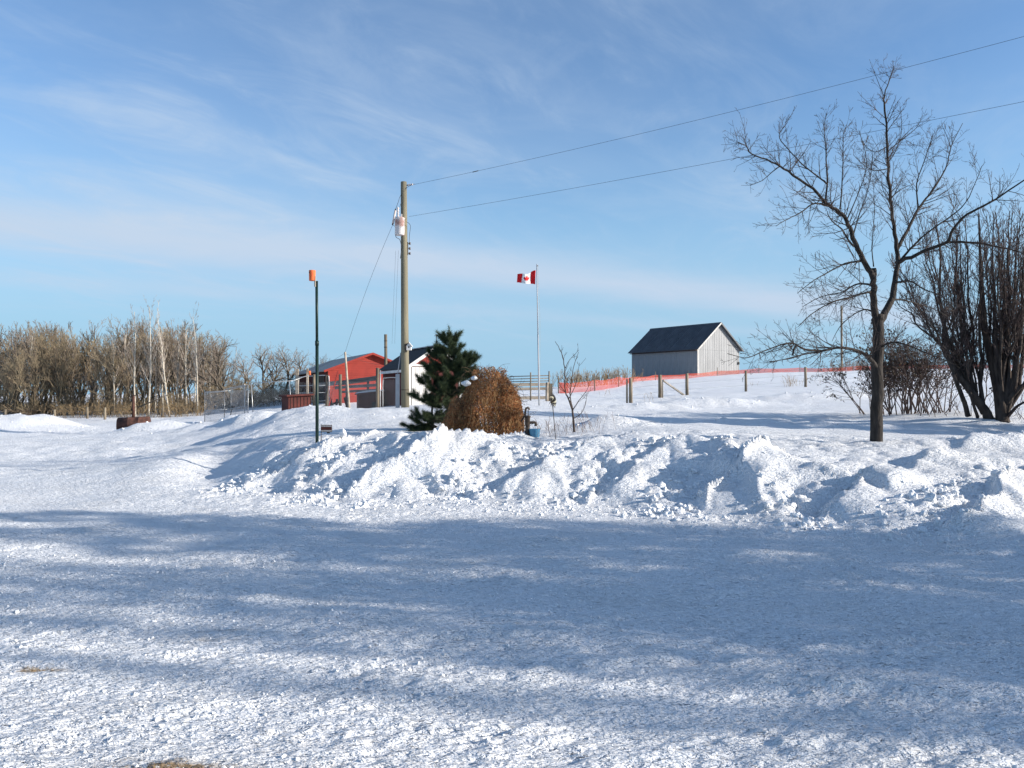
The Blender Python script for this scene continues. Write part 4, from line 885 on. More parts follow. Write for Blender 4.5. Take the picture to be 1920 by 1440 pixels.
# ------------------------------------------------------------ near bare tree
ct = dict(seg=[5, 5, 4, 3], wander=.09, up=.06, dens=[5, 8, 8], ratio=.48, ang=.80, end=.35, rmin=.0027, max=3); ct['from'] = .1
D0 = 17.0; acc = {}
def r_(px): return px/F*D0/1.0
g = gp(1643, D0); tree = thing('bare_tree', 'large bare forked tree with a dark trunk standing in the snow bank at right', 'tree', (0, 0, 0))
tree.location = g
trunk_pts = [(1643, 850), (1644, 810), (1644, 760), (1646, 700), (1646, 650), (1646, 610), (1648, 590)]
limb(acc, trunk_pts, D0, D0, r_(12.2), r_(9.8), ct, .0, .3)
def lb(pix, d1, w0, w1, dens=5.5, Lt=.55, d0=D0, upb=.0, start=.1): return limb(acc, pix, d0, d1, r_(w0)*.9, r_(w1), ct, dens*1.75, Lt*1.25, upb=upb, start=start)
left = [(1645, 606), (1640, 575), (1637, 540), (1635, 518), (1624, 498), (1609, 467), (1600, 445), (1591, 422), (1584, 406), (1566, 392), (1548, 378), (1523, 354), (1487, 328), (1462, 311), (1438, 299), (1410, 289), (1398, 274), (1383, 267)]
lb(left, D0-1.0, 8.2, .6, 5.5, .55, start=.25)
lb([(1637, 522), (1638, 510), (1638, 503)], D0, 6.5, 4.6, 0)
right = [(1648, 608), (1659, 586), (1673, 557), (1677, 527), (1683, 499), (1682, 464), (1675, 424), (1669, 375), (1665, 314), (1662, 253), (1659, 192), (1658, 179), (1668, 150), (1676, 124)]
lb(right, D0+.9, 8.6, .5, 4.5, .6, upb=.25, start=.35)
lb([(1658, 182), (1649, 160), (1639, 134)], D0+.9, 1, .4, 5, .2, D0+.9)
lb([(1682, 466), (1701, 433), (1722, 390), (1737, 372), (1759, 341), (1777, 305), (1783, 274), (1805, 231)], D0+1.6, 4.2, .5, 5.5, .6, D0+.4, .2)
lb([(1783, 276), (1775, 255), (1766, 234)], D0+1.6, .9, .4, 5, .2, D0+1.5)
lb([(1722, 393), (1719, 344), (1734, 299), (1750, 250)], D0+.2, 2, .5, 6, .5, D0+.9, .2)
lb([(1683, 492), (1698, 485), (1734, 471), (1777, 455), (1814, 454), (1860, 461), (1911, 473), (1960, 500)], D0-1.2, 5.2, .7, 5.5, .6, D0+.3)
lb([(1690, 487), (1706, 467), (1743, 433), (1792, 398), (1817, 369), (1841, 311)], D0-.6, 3, .5, 6, .55, D0+.2, .1)
lb([(1777, 454), (1789, 427), (1814, 402), (1860, 378), (1878, 366), (1920, 338), (1965, 305)], D0-1.8, 3.4, .9, 5.5, .55, D0-.5, .1)
lb([(1645, 690), (1636, 677), (1620, 663), (1596, 654), (1568, 652), (1540, 659), (1510, 664), (1480, 672), (1442, 678)], D0-1.6, 5.2, .6, 7, .5)
lb([(1540, 658), (1510, 656), (1490, 645), (1476, 644), (1457, 649), (1426, 661), (1398, 671), (1364, 663)], D0-2.0, 2.6, .5, 7, .45, D0-.9)
lb([(1493, 647), (1489, 655), (1486, 666)], D0-1.5, 2.2, 1.5, 1, .3, D0-1.4)
lb([(1636, 537), (1626, 533), (1604, 534), (1576, 549), (1540, 556), (1505, 575)], D0+1.3, 3, .5, 7, .5)
lb([(1637, 548), (1626, 548), (1596, 557), (1557, 568), (1520, 590), (1497, 612)], D0-1.2, 3, .5, 7, .5)
lb([(1637, 585), (1622, 580), (1600, 590), (1575, 612), (1560, 640)], D0+.8, 2.2, .4, 7, .4)
lb([(1618, 488), (1609, 490), (1584, 494), (1554, 510), (1523, 528), (1495, 550)], D0-1.0, 2.8, .5, 7, .5, D0-.1)
lb([(1558, 388), (1540, 382), (1523, 383), (1499, 400), (1478, 410), (1455, 424)], D0-1.4, 2.6, .5, 7, .45, D0-.3)
lb([(1609, 466), (1594, 455), (1578, 430), (1560, 415), (1551, 396)], D0-.8, 2.8, .6, 7, .45, D0-.1)
lb([(1548, 376), (1551, 338), (1549, 300), (1548, 271), (1545, 240), (1550, 212)], D0-.2, 2.2, .5, 8, .34, D0-.4, .6)
lb([(1575, 392), (1578, 360), (1581, 296), (1581, 253), (1588, 235)], D0+.2, 1.8, .4, 8, .34, D0-.3, .6)
lb([(1551, 345), (1539, 335), (1511, 314), (1493, 296), (1465, 265), (1462, 250), (1471, 237)], D0-.9, 2.0, .5, 8, .4, D0-.5, .3)
lb([(1462, 312), (1448, 322), (1430, 338), (1406, 348)], D0-.9, 1.4, .4, 8, .3, D0-.7)
lb([(1638, 500), (1635, 470), (1636, 445), (1640, 390), (1637, 345)], D0+.2, 1.4, .4, 7, .35, D0, .3)
lb([(1600, 440), (1612, 400), (1625, 365), (1634, 320), (1637, 270)], D0+.8, 1.5, .4, 7, .4, D0-.2, .3)
lb([(1588, 412), (1600, 385), (1618, 340), (1625, 300), (1612, 250)], D0-.9, 1.5, .4, 7, .4, D0-.3, .3)
lb([(1677, 530), (1692, 528), (1707, 527), (1734, 543), (1765, 555), (1790, 580)], D0-1.0, 2.8, .5, 7, .5, D0+.1)
lb([(1673, 562), (1696, 563), (1720, 570), (1746, 577), (1780, 595)], D0+1.2, 2.4, .5, 7, .5, D0+.1)
lb([(1652, 652), (1662, 645), (1684, 642), (1718, 654), (1762, 671), (1800, 690)], D0-1.2, 2.9, .5, 7, .5)
lb([(1669, 372), (1690, 355), (1712, 345)], D0+1, 1.3, .4, 6, .4, D0+.6)
lb([(1665, 316), (1640, 320), (1618, 308), (1600, 290)], D0+.2, 1.3, .4, 7, .35, D0+.7)
lb([(1663, 275), (1640, 285), (1620, 270), (1611, 245)], D0+1.4, 1.1, .4, 7, .3, D0+.8)
lb([(1664, 285), (1690, 262), (1718, 240), (1730, 215)], D0+.8, 1.2, .4, 7, .35, D0+.8)
lb([(1663, 305), (1676, 290), (1690, 250), (1688, 200)], D0+1.2, 1.2, .4, 7, .3, D0+.8, .2)
for k, L in acc.items():
    for i, (p_, q_r) in enumerate(L): L[i] = ([a-g for a in p_], q_r)
emit(acc, 'trunk', 'crown', tree, bark, twigm, (0,), 10, 4, 3)

# ------------------------------------------------------------ multi stemmed willow at right
cw = dict(seg=[6, 5, 4, 3], wander=.14, up=.16, dens=[3.0, 4.5, 4], ratio=.42, ang=.6, end=.3, rmin=.0055, max=3); cw['from'] = .12
def willow(name, label, g, stems, d, sc=1.0, bm=willow_bark, tm=willow_twig):
    acc = {}; t = thing(name, label, 'tree', g)
    for st in stems:
        pix, dd, w0, w1, dens, Lt = st
        limb(acc, pix, d, d+dd, w0/F*d, w1/F*d, cw, dens, Lt, upb=.45)
    for k, L in acc.items():
        for i, (p_, q_r) in enumerate(L): L[i] = ([a-g for a in p_], q_r)
    emit(acc, 'trunk', 'crown', t, bm, tm, (0,), 8, 4, 3); return t
DW = 26
g1 = P3(1852, 785, DW); g1.z = H(g1.x, g1.y)
wr = random.Random(5)
def stem(base, knee, top, dd, w0, dens=2.6, Lt=.9):
    n = 6; P = [base, knee]
    for i in range(1, n): t_ = i/n; P.append((knee[0]+(top[0]-knee[0])*(t_**.8)+wr.gauss(0, 3), knee[1]+(top[1]-knee[1])*t_))
    P.append(top); return (P, dd, w0*.8, .6, dens*2.3, Lt*.85)
S1 = [([(1856, 792), (1850, 775), (1829, 746), (1801, 710), (1782, 682), (1773, 627), (1762, 557), (1764, 488), (1756, 430)], -.6, 11, .8, 2.4, .9)]
for tx, ty, dd, w, kx, ky in ((1700, 520, -1.2, 4.2, 1775, 660), (1730, 450, .8, 5, 1790, 690), (1745, 440, -.3, 5, 1795, 700), (1785, 405, .5, 7, 1812, 720), (1800, 440, -1, 5.5, 1818, 725), (1810, 410, 1.2, 6, 1825, 735), (1680, 560, .6, 3.5, 1768, 650), (1722, 560, -1.6, 3.6, 1790, 690), (1838, 430, -.4, 6, 1838, 720)):
    S1.append(stem((1845, 775), (kx, ky), (tx, ty), dd, w))
S1.append(([(1815, 780), (1808, 755), (1795, 722), (1787, 700)], -.4, 5, 3.6, 1, .5)); S1.append(([(1833, 782), (1826, 760), (1818, 735)], -.5, 3.4, 2.5, 1, .5))
for _ in range(18):
    tx = wr.uniform(1668, 1850); ky = wr.uniform(640, 730); kx = 1775+(ky-640)*.75; S1.append(stem((1835, 765), (kx, ky), (tx, wr.uniform(405, 520)+max(0, 1720-tx)*1.2), wr.uniform(-2, 2), wr.uniform(1.6, 3.2), 3.2, .8))
willow('willow_tree', 'multi stemmed bare willow leaning left behind the near tree', g1, S1, DW)
g2_ = P3(1880, 787, DW-.3); g2_.z = H(g2_.x, g2_.y); S2 = [([(1880, 796), (1878, 780), (1868, 710), (1850, 640), (1842, 560), (1838, 480), (1835, 400)], .4, 16, 1, 2.4, .9)]
for tx, ty, dd, w, kx, ky in ((1862, 400, -.8, 8, 1870, 700), (1880, 420, .9, 8, 1882, 690), (1893, 395, -.3, 9, 1890, 700), (1908, 420, .4, 7, 1897, 710), (1925, 430, -1, 8, 1902, 720), (1950, 440, 1, 7, 1910, 725), (1980, 470, -.5, 6, 1915, 730), (1850, 460, 1.4, 5, 1862, 700), (1870, 450, -1.6, 5, 1876, 700), (1915, 470, 1.5, 5, 1900, 700)):
    S2.append(stem((1882, 780), (kx, ky), (tx, ty), dd, w))
for _ in range(22): S2.append(stem((1882, 775), (wr.uniform(1862, 1905), wr.uniform(660, 730)), (wr.uniform(1835, 1990), wr.uniform(395, 480)), wr.uniform(-2, 2), wr.uniform(1.6, 3.4), 3.2, .8))
S2.append(([(1885, 760), (1905, 735), (1935, 712), (1970, 690), (2010, 660)], -1, 6, 1.5, 3, .7)); S2.append(([(1888, 782), (1905, 765), (1925, 752), (1960, 740)], -1.2, 4, 1, 3, .6))
willow('willow_tree', 'thick clump of upright willow stems at the right edge', g2_, S2, DW-.3)
# brush clump
cb = dict(seg=[5, 4, 3, 3], wander=.16, up=.05, dens=[4, 5, 5], ratio=.4, ang=.7, end=.4, rmin=.005, max=3); cb['from'] = .35
def shrub(px, d, n, hgt, spread, label, name='bare_shrub', mt=willow_twig, leafn=0, r0=.018, cfg=None, leafm=leaf_brown, hv=.25, wid=.3):
    g = gp(px, d); t = thing(name, label, 'shrub', g); acc = {}
    for i in range(n):
        a = rnd.uniform(0, 2*math.pi); e = abs(rnd.gauss(0, 1))*spread; dr = Vector((math.cos(a)*e, math.sin(a)*e, 1)).normalized()
        twig_out(acc, Vector((rnd.gauss(0, wid), rnd.gauss(0, wid), -.15)), dr, hgt*rnd.uniform(1-hv, 1+hv*.4), r0*rnd.uniform(.6, 1.2), 0, cfg or cb)
    b = MB(); b.tubes(acc[0], mt, 5); tag(b.build('stems', t), kind='stuff')
    b = MB()
    for l in acc:
        if l: b.tubes(acc[l], mt, 3)
    if b.n: tag(b.build('twigs', t), kind='stuff')
    if leafn:
        tips = [p[-1] for l in acc if l >= 2 for p, r in acc[l]]; V_ = []; Fc = []
        for _ in range(leafn):
            p = rnd.choice(tips)+rv()*.03; a_ = rv()*.03; c_ = rv()*.03; j = len(V_); V_ += [tuple(p), tuple(p+a_), tuple(p+a_+c_), tuple(p+c_)]; Fc.append((j, j+1, j+2, j+3))
        b = MB(); b.raw(V_, Fc, leafm); tag(b.build('foliage', t), kind='stuff')
    return t
shrub(1685, 29.5, 34, 2.9, .38, 'dense bare brush with small dead leaves behind the near tree trunk', leafn=2600, r0=.024, wid=.55)
shrub(1735, 29, 24, 2.4, .35, 'upright bare brush between the near tree and the willows', leafn=500, r0=.022, wid=.5)
shrub(1640, 31, 16, 2.2, .5, 'arching low brush left of the near tree trunk', leafn=900, r0=.016, wid=.35)
shrub(1935, 25.5, 10, 1.1, .7, 'low twiggy brush at the foot of the willows by the right edge', r0=.012, wid=.4)
shrub(1790, 27, 10, 1.0, .7, 'small tangle of twigs left of the willow base', r0=.012, wid=.4)
# far trees on the crest
cf = dict(seg=[5, 4, 3, 3], wander=.13, up=.05, dens=[2.2, 3, 3], ratio=.45, ang=.65, end=.3, rmin=.022, max=2); cf['from'] = .2
for i, (px, d, h) in enumerate(((1560, 150, 6), (1595, 140, 7), (1625, 150, 6), (1680, 150, 6.5), (1395, 170, 5), (1065, 190, 4))):
    lab = ['low bare shrub on the crest left of the distant pole', 'bare shrub on the crest right at the distant pole', 'bare shrub on the crest behind the near trunk', 'bare shrub on the crest right of the near trunk', 'small far shrub beside the right wall of the barn', 'tiny far bush on the horizon above the orange fence'][i]
    shrub(px, d, 10, h*.55, .35, lab, r0=.05, cfg=cf, wid=1.2, mt=wood_twig2)

# ------------------------------------------------------------ sapling by the pump
cs = dict(seg=[5, 4, 3], wander=.10, up=.12, dens=[7, 6], ratio=.5, ang=.65, end=.3, rmin=.0032, max=2); cs['from'] = .15
g = gp(1077, 20); acc = {}
def sl_(pix, w0, w1, dens, Lt, dd=0): limb(acc, pix, 20, 20+dd, w0/F*20, w1/F*20, cs, dens, Lt, upb=.3, lvl0=1)
sl_([(1077, 814), (1075, 790), (1073, 768), (1066, 748), (1060, 735), (1059, 700), (1057, 675), (1050, 655), (1041, 640)], 2.6, .4, 5, .35)
sl_([(1074, 768), (1069, 745), (1071, 720), (1075, 690), (1085, 660)], 1.5, .4, 5, .3, .4); sl_([(1073, 770), (1085, 752), (1098, 735), (1104, 722)], 1.1, .3, 6, .3, -.4)
sl_([(1060, 735), (1050, 722), (1044, 705)], .9, .3, 6, .25, .3); sl_([(1075, 785), (1090, 775), (1098, 757), (1100, 740)], .9, .3, 6, .25, -.3); sl_([(1060, 690), (1068, 675), (1086, 656)], .8, .3, 6, .25, .2); sl_([(1066, 748), (1078, 725), (1083, 700), (1087, 680)], .9, .3, 5, .25, -.3)
sap = thing('sapling', 'young leafless sapling with thin forked stems between the spinner and the gateway posts', 'tree', g)
for k, L in acc.items():
    for i, (p_, q_r) in enumerate(L): L[i] = ([a-g for a in p_], q_r)
emit(acc, 'trunk', 'crown', sap, twigm, twigm, (0,), 7, 4, 3)
# weeds sticking out of snow
def weeds(name, label, pts, hgt, n, m, spread=.3, r=.0025, cat='weeds'):
    acc = {}; g = gp(*pts[0]); c = dict(seg=[4, 3], wander=.12, up=.04, dens=[5], ratio=.35, ang=.6, end=.4, rmin=r*.8, max=1); c['from'] = .3
    for px, d in pts:
        q = gp(px, d)
        for _ in range(n):
            a = Vector((q.x+rnd.gauss(0, spread), q.y+rnd.gauss(0, spread), 0)); a.z = H(a.x, a.y)-.03
            twig_out(acc, a-g, Vector((rnd.gauss(0, .35), rnd.gauss(0, .35), 1)).normalized(), hgt*rnd.uniform(.4, 1.1), r, 0, c)
    b = MB()
    for l in acc: b.tubes(acc[l], m, 3)
    o = b.build(name); o.location = g; return tag(o, label, cat, kind='stuff')
weeds('dry_weeds', 'thin dry weed stalks poking from the snow around the sapling and pump', [(1020, 18), (1048, 19), (1065, 19.5), (1090, 20.5), (1100, 19.5), (1010, 17.6), (1115, 20)], .5, 9, weed, .25, .003)
weeds('dry_weeds', 'tuft of tall dry stalks on the snow slope right of the barn', [(1480, 60), (1484, 60), (1490, 60.5)], .9, 9, straw, .25, .008)
weeds('dry_weeds', 'sparse weeds on the snow before the barn', [(1130, 55), (1408, 62), (1540, 62), (1220, 46)], .6, 5, straw, .4, .006)
weeds('horizon_weeds', 'fringe of tall dry grass behind the orange snow fence', [(1060+i*11, 80) for i in range(11)], 1.5, 26, straw, .8, .012)
weeds('horizon_weeds', 'dry reddish brush fringe behind the orange fence on the right', [(1590+i*22, 96) for i in range(14)], 1.3, 20, weed, 1.0, .014)

# ------------------------------------------------------------ pine
gP = gp(835, 20.2); pine = thing('pine_tree', 'young dark green pine with bushy upright shoots beside the dead brown bush', 'tree', gP)
def pq(px, py, dd=0): return P3(px, py, 20.2+dd)-gP
trunks = [([pq(838, 812), pq(840, 760), pq(841, 700), pq(842, 650), pq(842, 618)], [.045, .036, .026, .017, .01]),
          ([pq(812, 810), pq(810, 770), pq(813, 720), pq(818, 670), pq(819, 640)], [.03, .024, .018, .012, .008]), ([pq(838, 805, .3), pq(855, 760, .3), pq(870, 710, .3), pq(880, 672, .3)], [.03, .024, .017, .01])]
branches = []; tips = []
pr_ = random.Random(3)
def pbranch(a, c_, r, nside, lt):
    a = Vector(a); c_ = Vector(c_); mid = a.lerp(c_, .5)+Vector((0, 0, -.06)); pts = [Vector(p) for p in catmull([tuple(a), tuple(mid), tuple(c_)], 4)]
    branches.append((pts, [r*(1-.6*i/8) for i in range(9)]))
    tips.append((pts[5], pts[8])); tips.append((pts[3], pts[6]))
    for _ in range(nside):
        i = pr_.randint(2, 7); p = pts[i]; dr = ((c_-a).normalized()+Vector((pr_.gauss(0, .55), pr_.gauss(0, .55), pr_.uniform(.2, 1.0)))).normalized(); e = p+dr*lt*pr_.uniform(.6, 1.2)
        branches.append(([p, p.lerp(e, .5), e], [r*.4, r*.3, r*.2])); tips.append((p.lerp(e, .25), e))
# whorls
for (px, py, reach, n, lft) in [(840, 790, .62, 7, .15), (840, 765, .60, 7, .25), (841, 742, .55, 7, .35), (841, 718, .50, 7, .45), (841, 695, .42, 6, .6), (842, 670, .30, 5, .8), (842, 648, .20, 5, 1.0),
                                (811, 785, .42, 6, .2), (811, 755, .42, 6, .35), (813, 725, .36, 6, .5), (815, 700, .28, 5, .7), (818, 672, .18, 4, 1.0), (862, 735, .32, 5, .5), (870, 708, .28, 5, .7), (877, 685, .2, 5, 1.0)]:
    o_ = pq(px, py)
    for i in range(n):
        a = i*2*math.pi/n+pr_.uniform(-.3, .3); rr = reach*pr_.uniform(.75, 1.15); pbranch(o_, o_+Vector((math.cos(a)*rr, math.sin(a)*rr*.8, rr*lft)), .012, 7, .19)
for e in ((760, 800), (752, 795), (766, 783), (775, 770), (758, 812), (785, 800), (792, 775), (768, 806)): pbranch(pq(820, 800), pq(e[0]+6, e[1]+2, pr_.uniform(-.3, .2)), .012, 7, .15)
for e in ((890, 668), (885, 655), (872, 660), (897, 690), (862, 655), (850, 640), (832, 645), (893, 680)): pbranch(pq(860, 715), pq(e[0]-2, e[1]+5, pr_.uniform(-.2, .3)), .010, 4, .13)
tips.append((pq(842, 640), pq(842, 614))); tips.append((pq(842, 650), pq(842, 632))); tips.append((pq(819, 655), pq(819, 640)))
b = MB(); b.tubes([t_ for t_ in trunks if len(t_[0]) == 5], bark, 8); b.tubes([t_ for t_ in trunks if len(t_[0]) == 4], bark, 8); b.build('trunk', pine)
b = MB(); b.tubes(branches, bark, 4); b.build('branches', pine)
def needles(tips, per, ln, wd, rg):
    T = np.array([[tuple(a), tuple(c_)] for a, c_ in tips]); n = len(T)*per
    idx = np.repeat(np.arange(len(T)), per); t_ = rg.random(n)[:, None]; A_ = T[idx, 0]; B_ = T[idx, 1]; p = A_*(1-t_)+B_*t_; ax = B_-A_; ax /= np.linalg.norm(ax, axis=1, keepdims=True)+1e-9
    d = ax*rg.uniform(.25, 1.0, (n, 1))+rg.normal(0, .55, (n, 3)); d /= np.linalg.norm(d, axis=1, keepdims=True); s_ = np.cross(d, rg.normal(0, 1, (n, 3))); s_ /= np.linalg.norm(s_, axis=1, keepdims=True)
    L_ = ln*rg.uniform(.7, 1.15, (n, 1)); V_ = np.stack([p-s_*wd/2, p+s_*wd/2, p+d*L_], 1).reshape(-1, 3); return V_, np.arange(3*n).reshape(-1, 3)
V_, Fc = needles(tips, 260, .12, .0046, np.random.default_rng(4)); b = MB(); b.raw(V_, Fc, needle); tag(b.build('needles', pine), kind='stuff')
print('pine tips', len(tips))
# aerial behind pine
g = gp(818, 41.5); t = thing('tv_aerial', 'small television aerial showing above the maroon shed behind the pine', 'aerial', g)
hA = P3(818, 645, 41.5).z-g.z; top_ = P3(818, 630, 41.5).z-g.z
b = MB(); b.tube((0, 0, 0), (0, 0, top_+.1), .02, iron, 6); b.build('mast', t)
b = MB(); b.tube((-.1, 0, top_), (.5, 0, top_+.06), .012, iron, 5)
for i in range(5): b.tube((-.05+i*.12, -.22, top_+.01*i), (-.05+i*.12, .22, top_+.01*i+.12), .010, iron, 4)
b.build('boom', t)

# ------------------------------------------------------------ dead vine mound
gV = gp(912, 18.3); vb = thing('vine_bush', 'rounded mound of dead orange brown vines beside the pine and pump', 'bush', gV)
rg = np.random.default_rng(9); nL = 46000
def mound(n, shell):
    th = rg.uniform(0, 2*math.pi, n); ph = np.arccos(rg.uniform(0, 1, n)); r = (1-shell*rg.random(n)**2)
    lump = 1+.08*np.sin(th*3+1)+.07*np.sin(th*5+ph*4)+.06*np.sin(ph*7+th*2)+.07*gnoise(th*2.6, ph*3.5, 3)+.05*gnoise(th*7, ph*7, 1)
    x = r*np.sin(ph)**.75*np.cos(th)*.80*lump; y = r*np.sin(ph)**.75*np.sin(th)*.70*lump; z = r*np.cos(ph)**.8*1.60*(1+.05*np.sin(th*4))
    x = x+.05*np.maximum(0, z-.8); z = z*np.where(x < -.25, 1-.38*np.clip((-x-.25)/.5, 0, 1), 1)*np.where(x > .45, .92, 1)
    sh = rg.random(n) < .20; x = np.where(sh, x*.55-.58, x); y = np.where(sh, y*.6-.12, y); z = np.where(sh, z*.62, z)
    sh = (~sh) & (rg.random(n) < .10); x = np.where(sh, x*.4+.50, x); z = np.where(sh, z*.78, z); y = np.where(sh, y*.5-.25, y)
    return np.stack([x, y, z-.14], 1)
p = mound(nL, .42); tuft = mound(nL, .05)[rg.permutation(nL)[:nL]]
d = rg.normal(0, 1, (nL, 3)); d[:, 2] -= .9; d /= np.linalg.norm(d, axis=1, keepdims=True); s_ = np.cross(d, rg.normal(0, 1, (nL, 3))); s_ /= np.linalg.norm(s_, axis=1, keepdims=True)
ln = rg.uniform(.02, .055, (nL, 1)); wd = rg.uniform(.003, .013, (nL, 1)); V_ = np.stack([p-s_*wd, p+s_*wd, p+d*ln+s_*wd*.5, p+d*ln-s_*wd*.5], 1)
hf = int(nL*.84); b = MB(); b.raw(V_[:hf].reshape(-1, 3), np.arange(4*hf).reshape(-1, 4), vine); b.raw(V_[hf:].reshape(-1, 3), np.arange(4*(nL-hf)).reshape(-1, 4), vine2); tag(b.build('foliage', vb), kind='stuff')
c = dict(seg=[7, 4, 3], wander=.33, up=-.10, dens=[5, 5], ratio=.35, ang=.8, end=.5, rmin=.0022, max=2); c['from'] = .1; acc = {}
P_ = mound(520, .25)
for q in P_: twig_out(acc, Vector(q), Vector((q[0]*.8+rnd.gauss(0, .5), q[1]*.8+rnd.gauss(0, .5), rnd.uniform(-.2, .9))).normalized(), rnd.uniform(.2, .5), .0045, 0, c)
b = MB()
for l in acc: b.tubes(acc[l], vstem, 3)
b.build('vine_stems', vb)
st_ = []
for q in mound(1500, .06):
    q = Vector(q); n_ = Vector((q.x, q.y, 0)).normalized()*.012; Lq = rnd.uniform(.12, .5); w_ = rv()*.02
    st_.append(([q, q+Vector((w_.x, w_.y, -Lq*.4))+n_, q+Vector((w_.y, w_.x, -Lq*.75))+n_*2, q+Vector((w_.x*2, w_.y, -Lq))+n_*2], [.004, .0035, .003, .002]))
b = MB(); b.tubes(st_, vine2, 3); b.build('hanging_vines', vb)
c['up'] = .05; acc = {}
for q in mound(150, .03):
    if q[2] > 1.15: twig_out(acc, Vector(q), Vector((rnd.gauss(0, .5), rnd.gauss(0, .4), 1)).normalized(), rnd.uniform(.12, .25), .003, 0, c)
b = MB()
for l in acc: b.tubes(acc[l], vstem, 3)
b.build('top_sprigs', vb)
# snow caught in the vines
def lump(name, label, loc, sc, seed, m=snow_c, tagit=True):
    rr_ = np.random.default_rng(seed); nph, nth = 9, 14; V_ = []
    off = rr_.uniform(0, 9, 2)
    for i in range(nph+1):
        for j in range(nth):
            ph = math.pi*i/nph; th = 2*math.pi*j/nth; k = 1+.22*float(gnoise(math.cos(th)*math.sin(ph)*1.7+off[0], math.cos(ph)*1.7+math.sin(th)*math.sin(ph)+off[1], 2)); V_.append((k*math.sin(ph)*math.cos(th)*sc[0], k*math.sin(ph)*math.sin(th)*sc[1], k*math.cos(ph)*sc[2]))
    b = MB(); i = np.arange(nph)[:, None]*nth; j = np.arange(nth)[None]; j2 = (j+1) % nth; b.raw(V_, np.stack([i+j, i+nth+j, i+nth+j2, i+j2], -1).reshape(-1, 4), m, True); o = b.build(name); o.location = loc
    if tagit: tag(o, label, 'snow')
    return o
lump('snow_clump', 'white snow clump lodged between the pine and the dead vine mound', P3(874, 719, 17.9), (.11, .10, .06), 1)
lump('snow_clump', 'smaller snow clump on the upper left shoulder of the dead vine mound', P3(889, 709, 17.95), (.07, .06, .05), 2)
# the small grass tufts by the camera
def tuft_(label, px, d, n, rx, ry, h):
    g = gp(px, d); V_ = []; Fc = []
    for _ in range(n):
        x = rnd.gauss(0, rx); y = rnd.gauss(0, ry); z = H(g.x+x, g.y+y)-g.z; dr = Vector((rnd.gauss(0, 1), rnd.gauss(0, 1), rnd.uniform(.1, .6))).normalized()*h*rnd.uniform(.4, 1); s_ = dr.cross(rv()).normalized()*.0016; j = len(V_); p = Vector((x, y, z-.002)); V_ += [tuple(p-s_), tuple(p+s_), tuple(p+dr)]; Fc.append((j, j+1, j+2))
    b = MB(); b.raw(V_, Fc, straw); o = b.build('dry_grass'); o.location = g; tag(o, label, 'grass', kind='stuff')
tuft_('flattened brown grass showing through the snow at the bottom edge', 335, 3.72, 1600, .14, .06, .03)
tuft_('small brown grass tuft in the packed snow at lower left', 75, 5.22, 260, .045, .02, .03)

# ------------------------------------------------------------ the wood at left
def wood_mesh(kind, seed):
    global rnd
    rnd = random.Random(seed); acc = {}
    if kind == 'bushy':
        c = dict(seg=[6, 5, 4, 3], wander=.10, up=.10, dens=[3.0, 3.4, 3.6], ratio=.44, ang=.58, end=.3, rmin=.0105, max=3); c['from'] = .18
        for _ in range(rnd.randint(3, 4)): twig_out(acc, Vector((rnd.gauss(0, .3), rnd.gauss(0, .3), -.2)), Vector((rnd.gauss(0, .25), rnd.gauss(0, .25), 1)).normalized(), rnd.uniform(5.2, 6.6), rnd.uniform(.06, .10), 0, c)
        bm, tm = wood_bark, wood_twig
    elif kind == 'slim':
        c = dict(seg=[9, 5, 4, 3], wander=.05, up=.10, dens=[4.2, 3.4, 3], ratio=.30, ang=.62, end=.25, rmin=.010, max=3); c['from'] = .28
        twig_out(acc, Vector((0, 0, -.2)), Vector((rnd.gauss(0, .04), rnd.gauss(0, .04), 1)).normalized(), 7.4, .085, 0, c); bm, tm = wood_bark, wood_twig2
    elif kind == 'aspen':
        c = dict(seg=[10, 5, 4, 3], wander=.045, up=.07, dens=[3.6, 3.2, 3], ratio=.25, ang=.55, end=.22, rmin=.0095, max=3); c['from'] = .30
        twig_out(acc, Vector((0, 0, -.2)), Vector((rnd.gauss(0, .04), rnd.gauss(0, .04), 1)).normalized(), 8.4, .085, 0, c); bm, tm = aspen_bark, aspen_twig
        acc[1] = [(p_, [x*.55 for x in r]) for p_, r in acc[1]]
    elif kind == 'spread':
        c = dict(seg=[6, 5, 4, 3], wander=.20, up=.04, dens=[2.6, 3.2, 3.2], ratio=.56, ang=.75, end=.3, rmin=.011, max=3); c['from'] = .25
        twig_out(acc, Vector((0, 0, -.2)), Vector((rnd.gauss(0, .1), 0, 1)).normalized(), 5.0, .14, 0, c); bm, tm = wood_bark, wood_twig2
    elif kind == 'under':
        c = dict(seg=[5, 4, 3], wander=.2, up=.02, dens=[5, 5], ratio=.42, ang=.8, end=.4, rmin=.011, max=2); c['from'] = .15
        for _ in range(15): twig_out(acc, Vector((rnd.gauss(0, .7), rnd.gauss(0, .5), -.1)), Vector((rnd.gauss(0, .35), rnd.gauss(0, .35), 1)).normalized(), rnd.uniform(1.2, 3), .022, 0, c)
        bm, tm = wood_twig, wood_twig
    b = MB(); b.tubes(acc[0], bm, 6 if kind != 'under' else 4)
    if kind == 'aspen': b.tubes(acc[1], aspen_bark, 3)
    else: b.tubes(acc[1], bm if kind in ('spread',) else tm, 4 if kind != 'under' else 3)
    for l in acc:
        if l > 1: b.tubes(acc[l], tm, 3)
    o = b.build('wood_tree'); me = o.data; bpy.data.objects.remove(o); return me
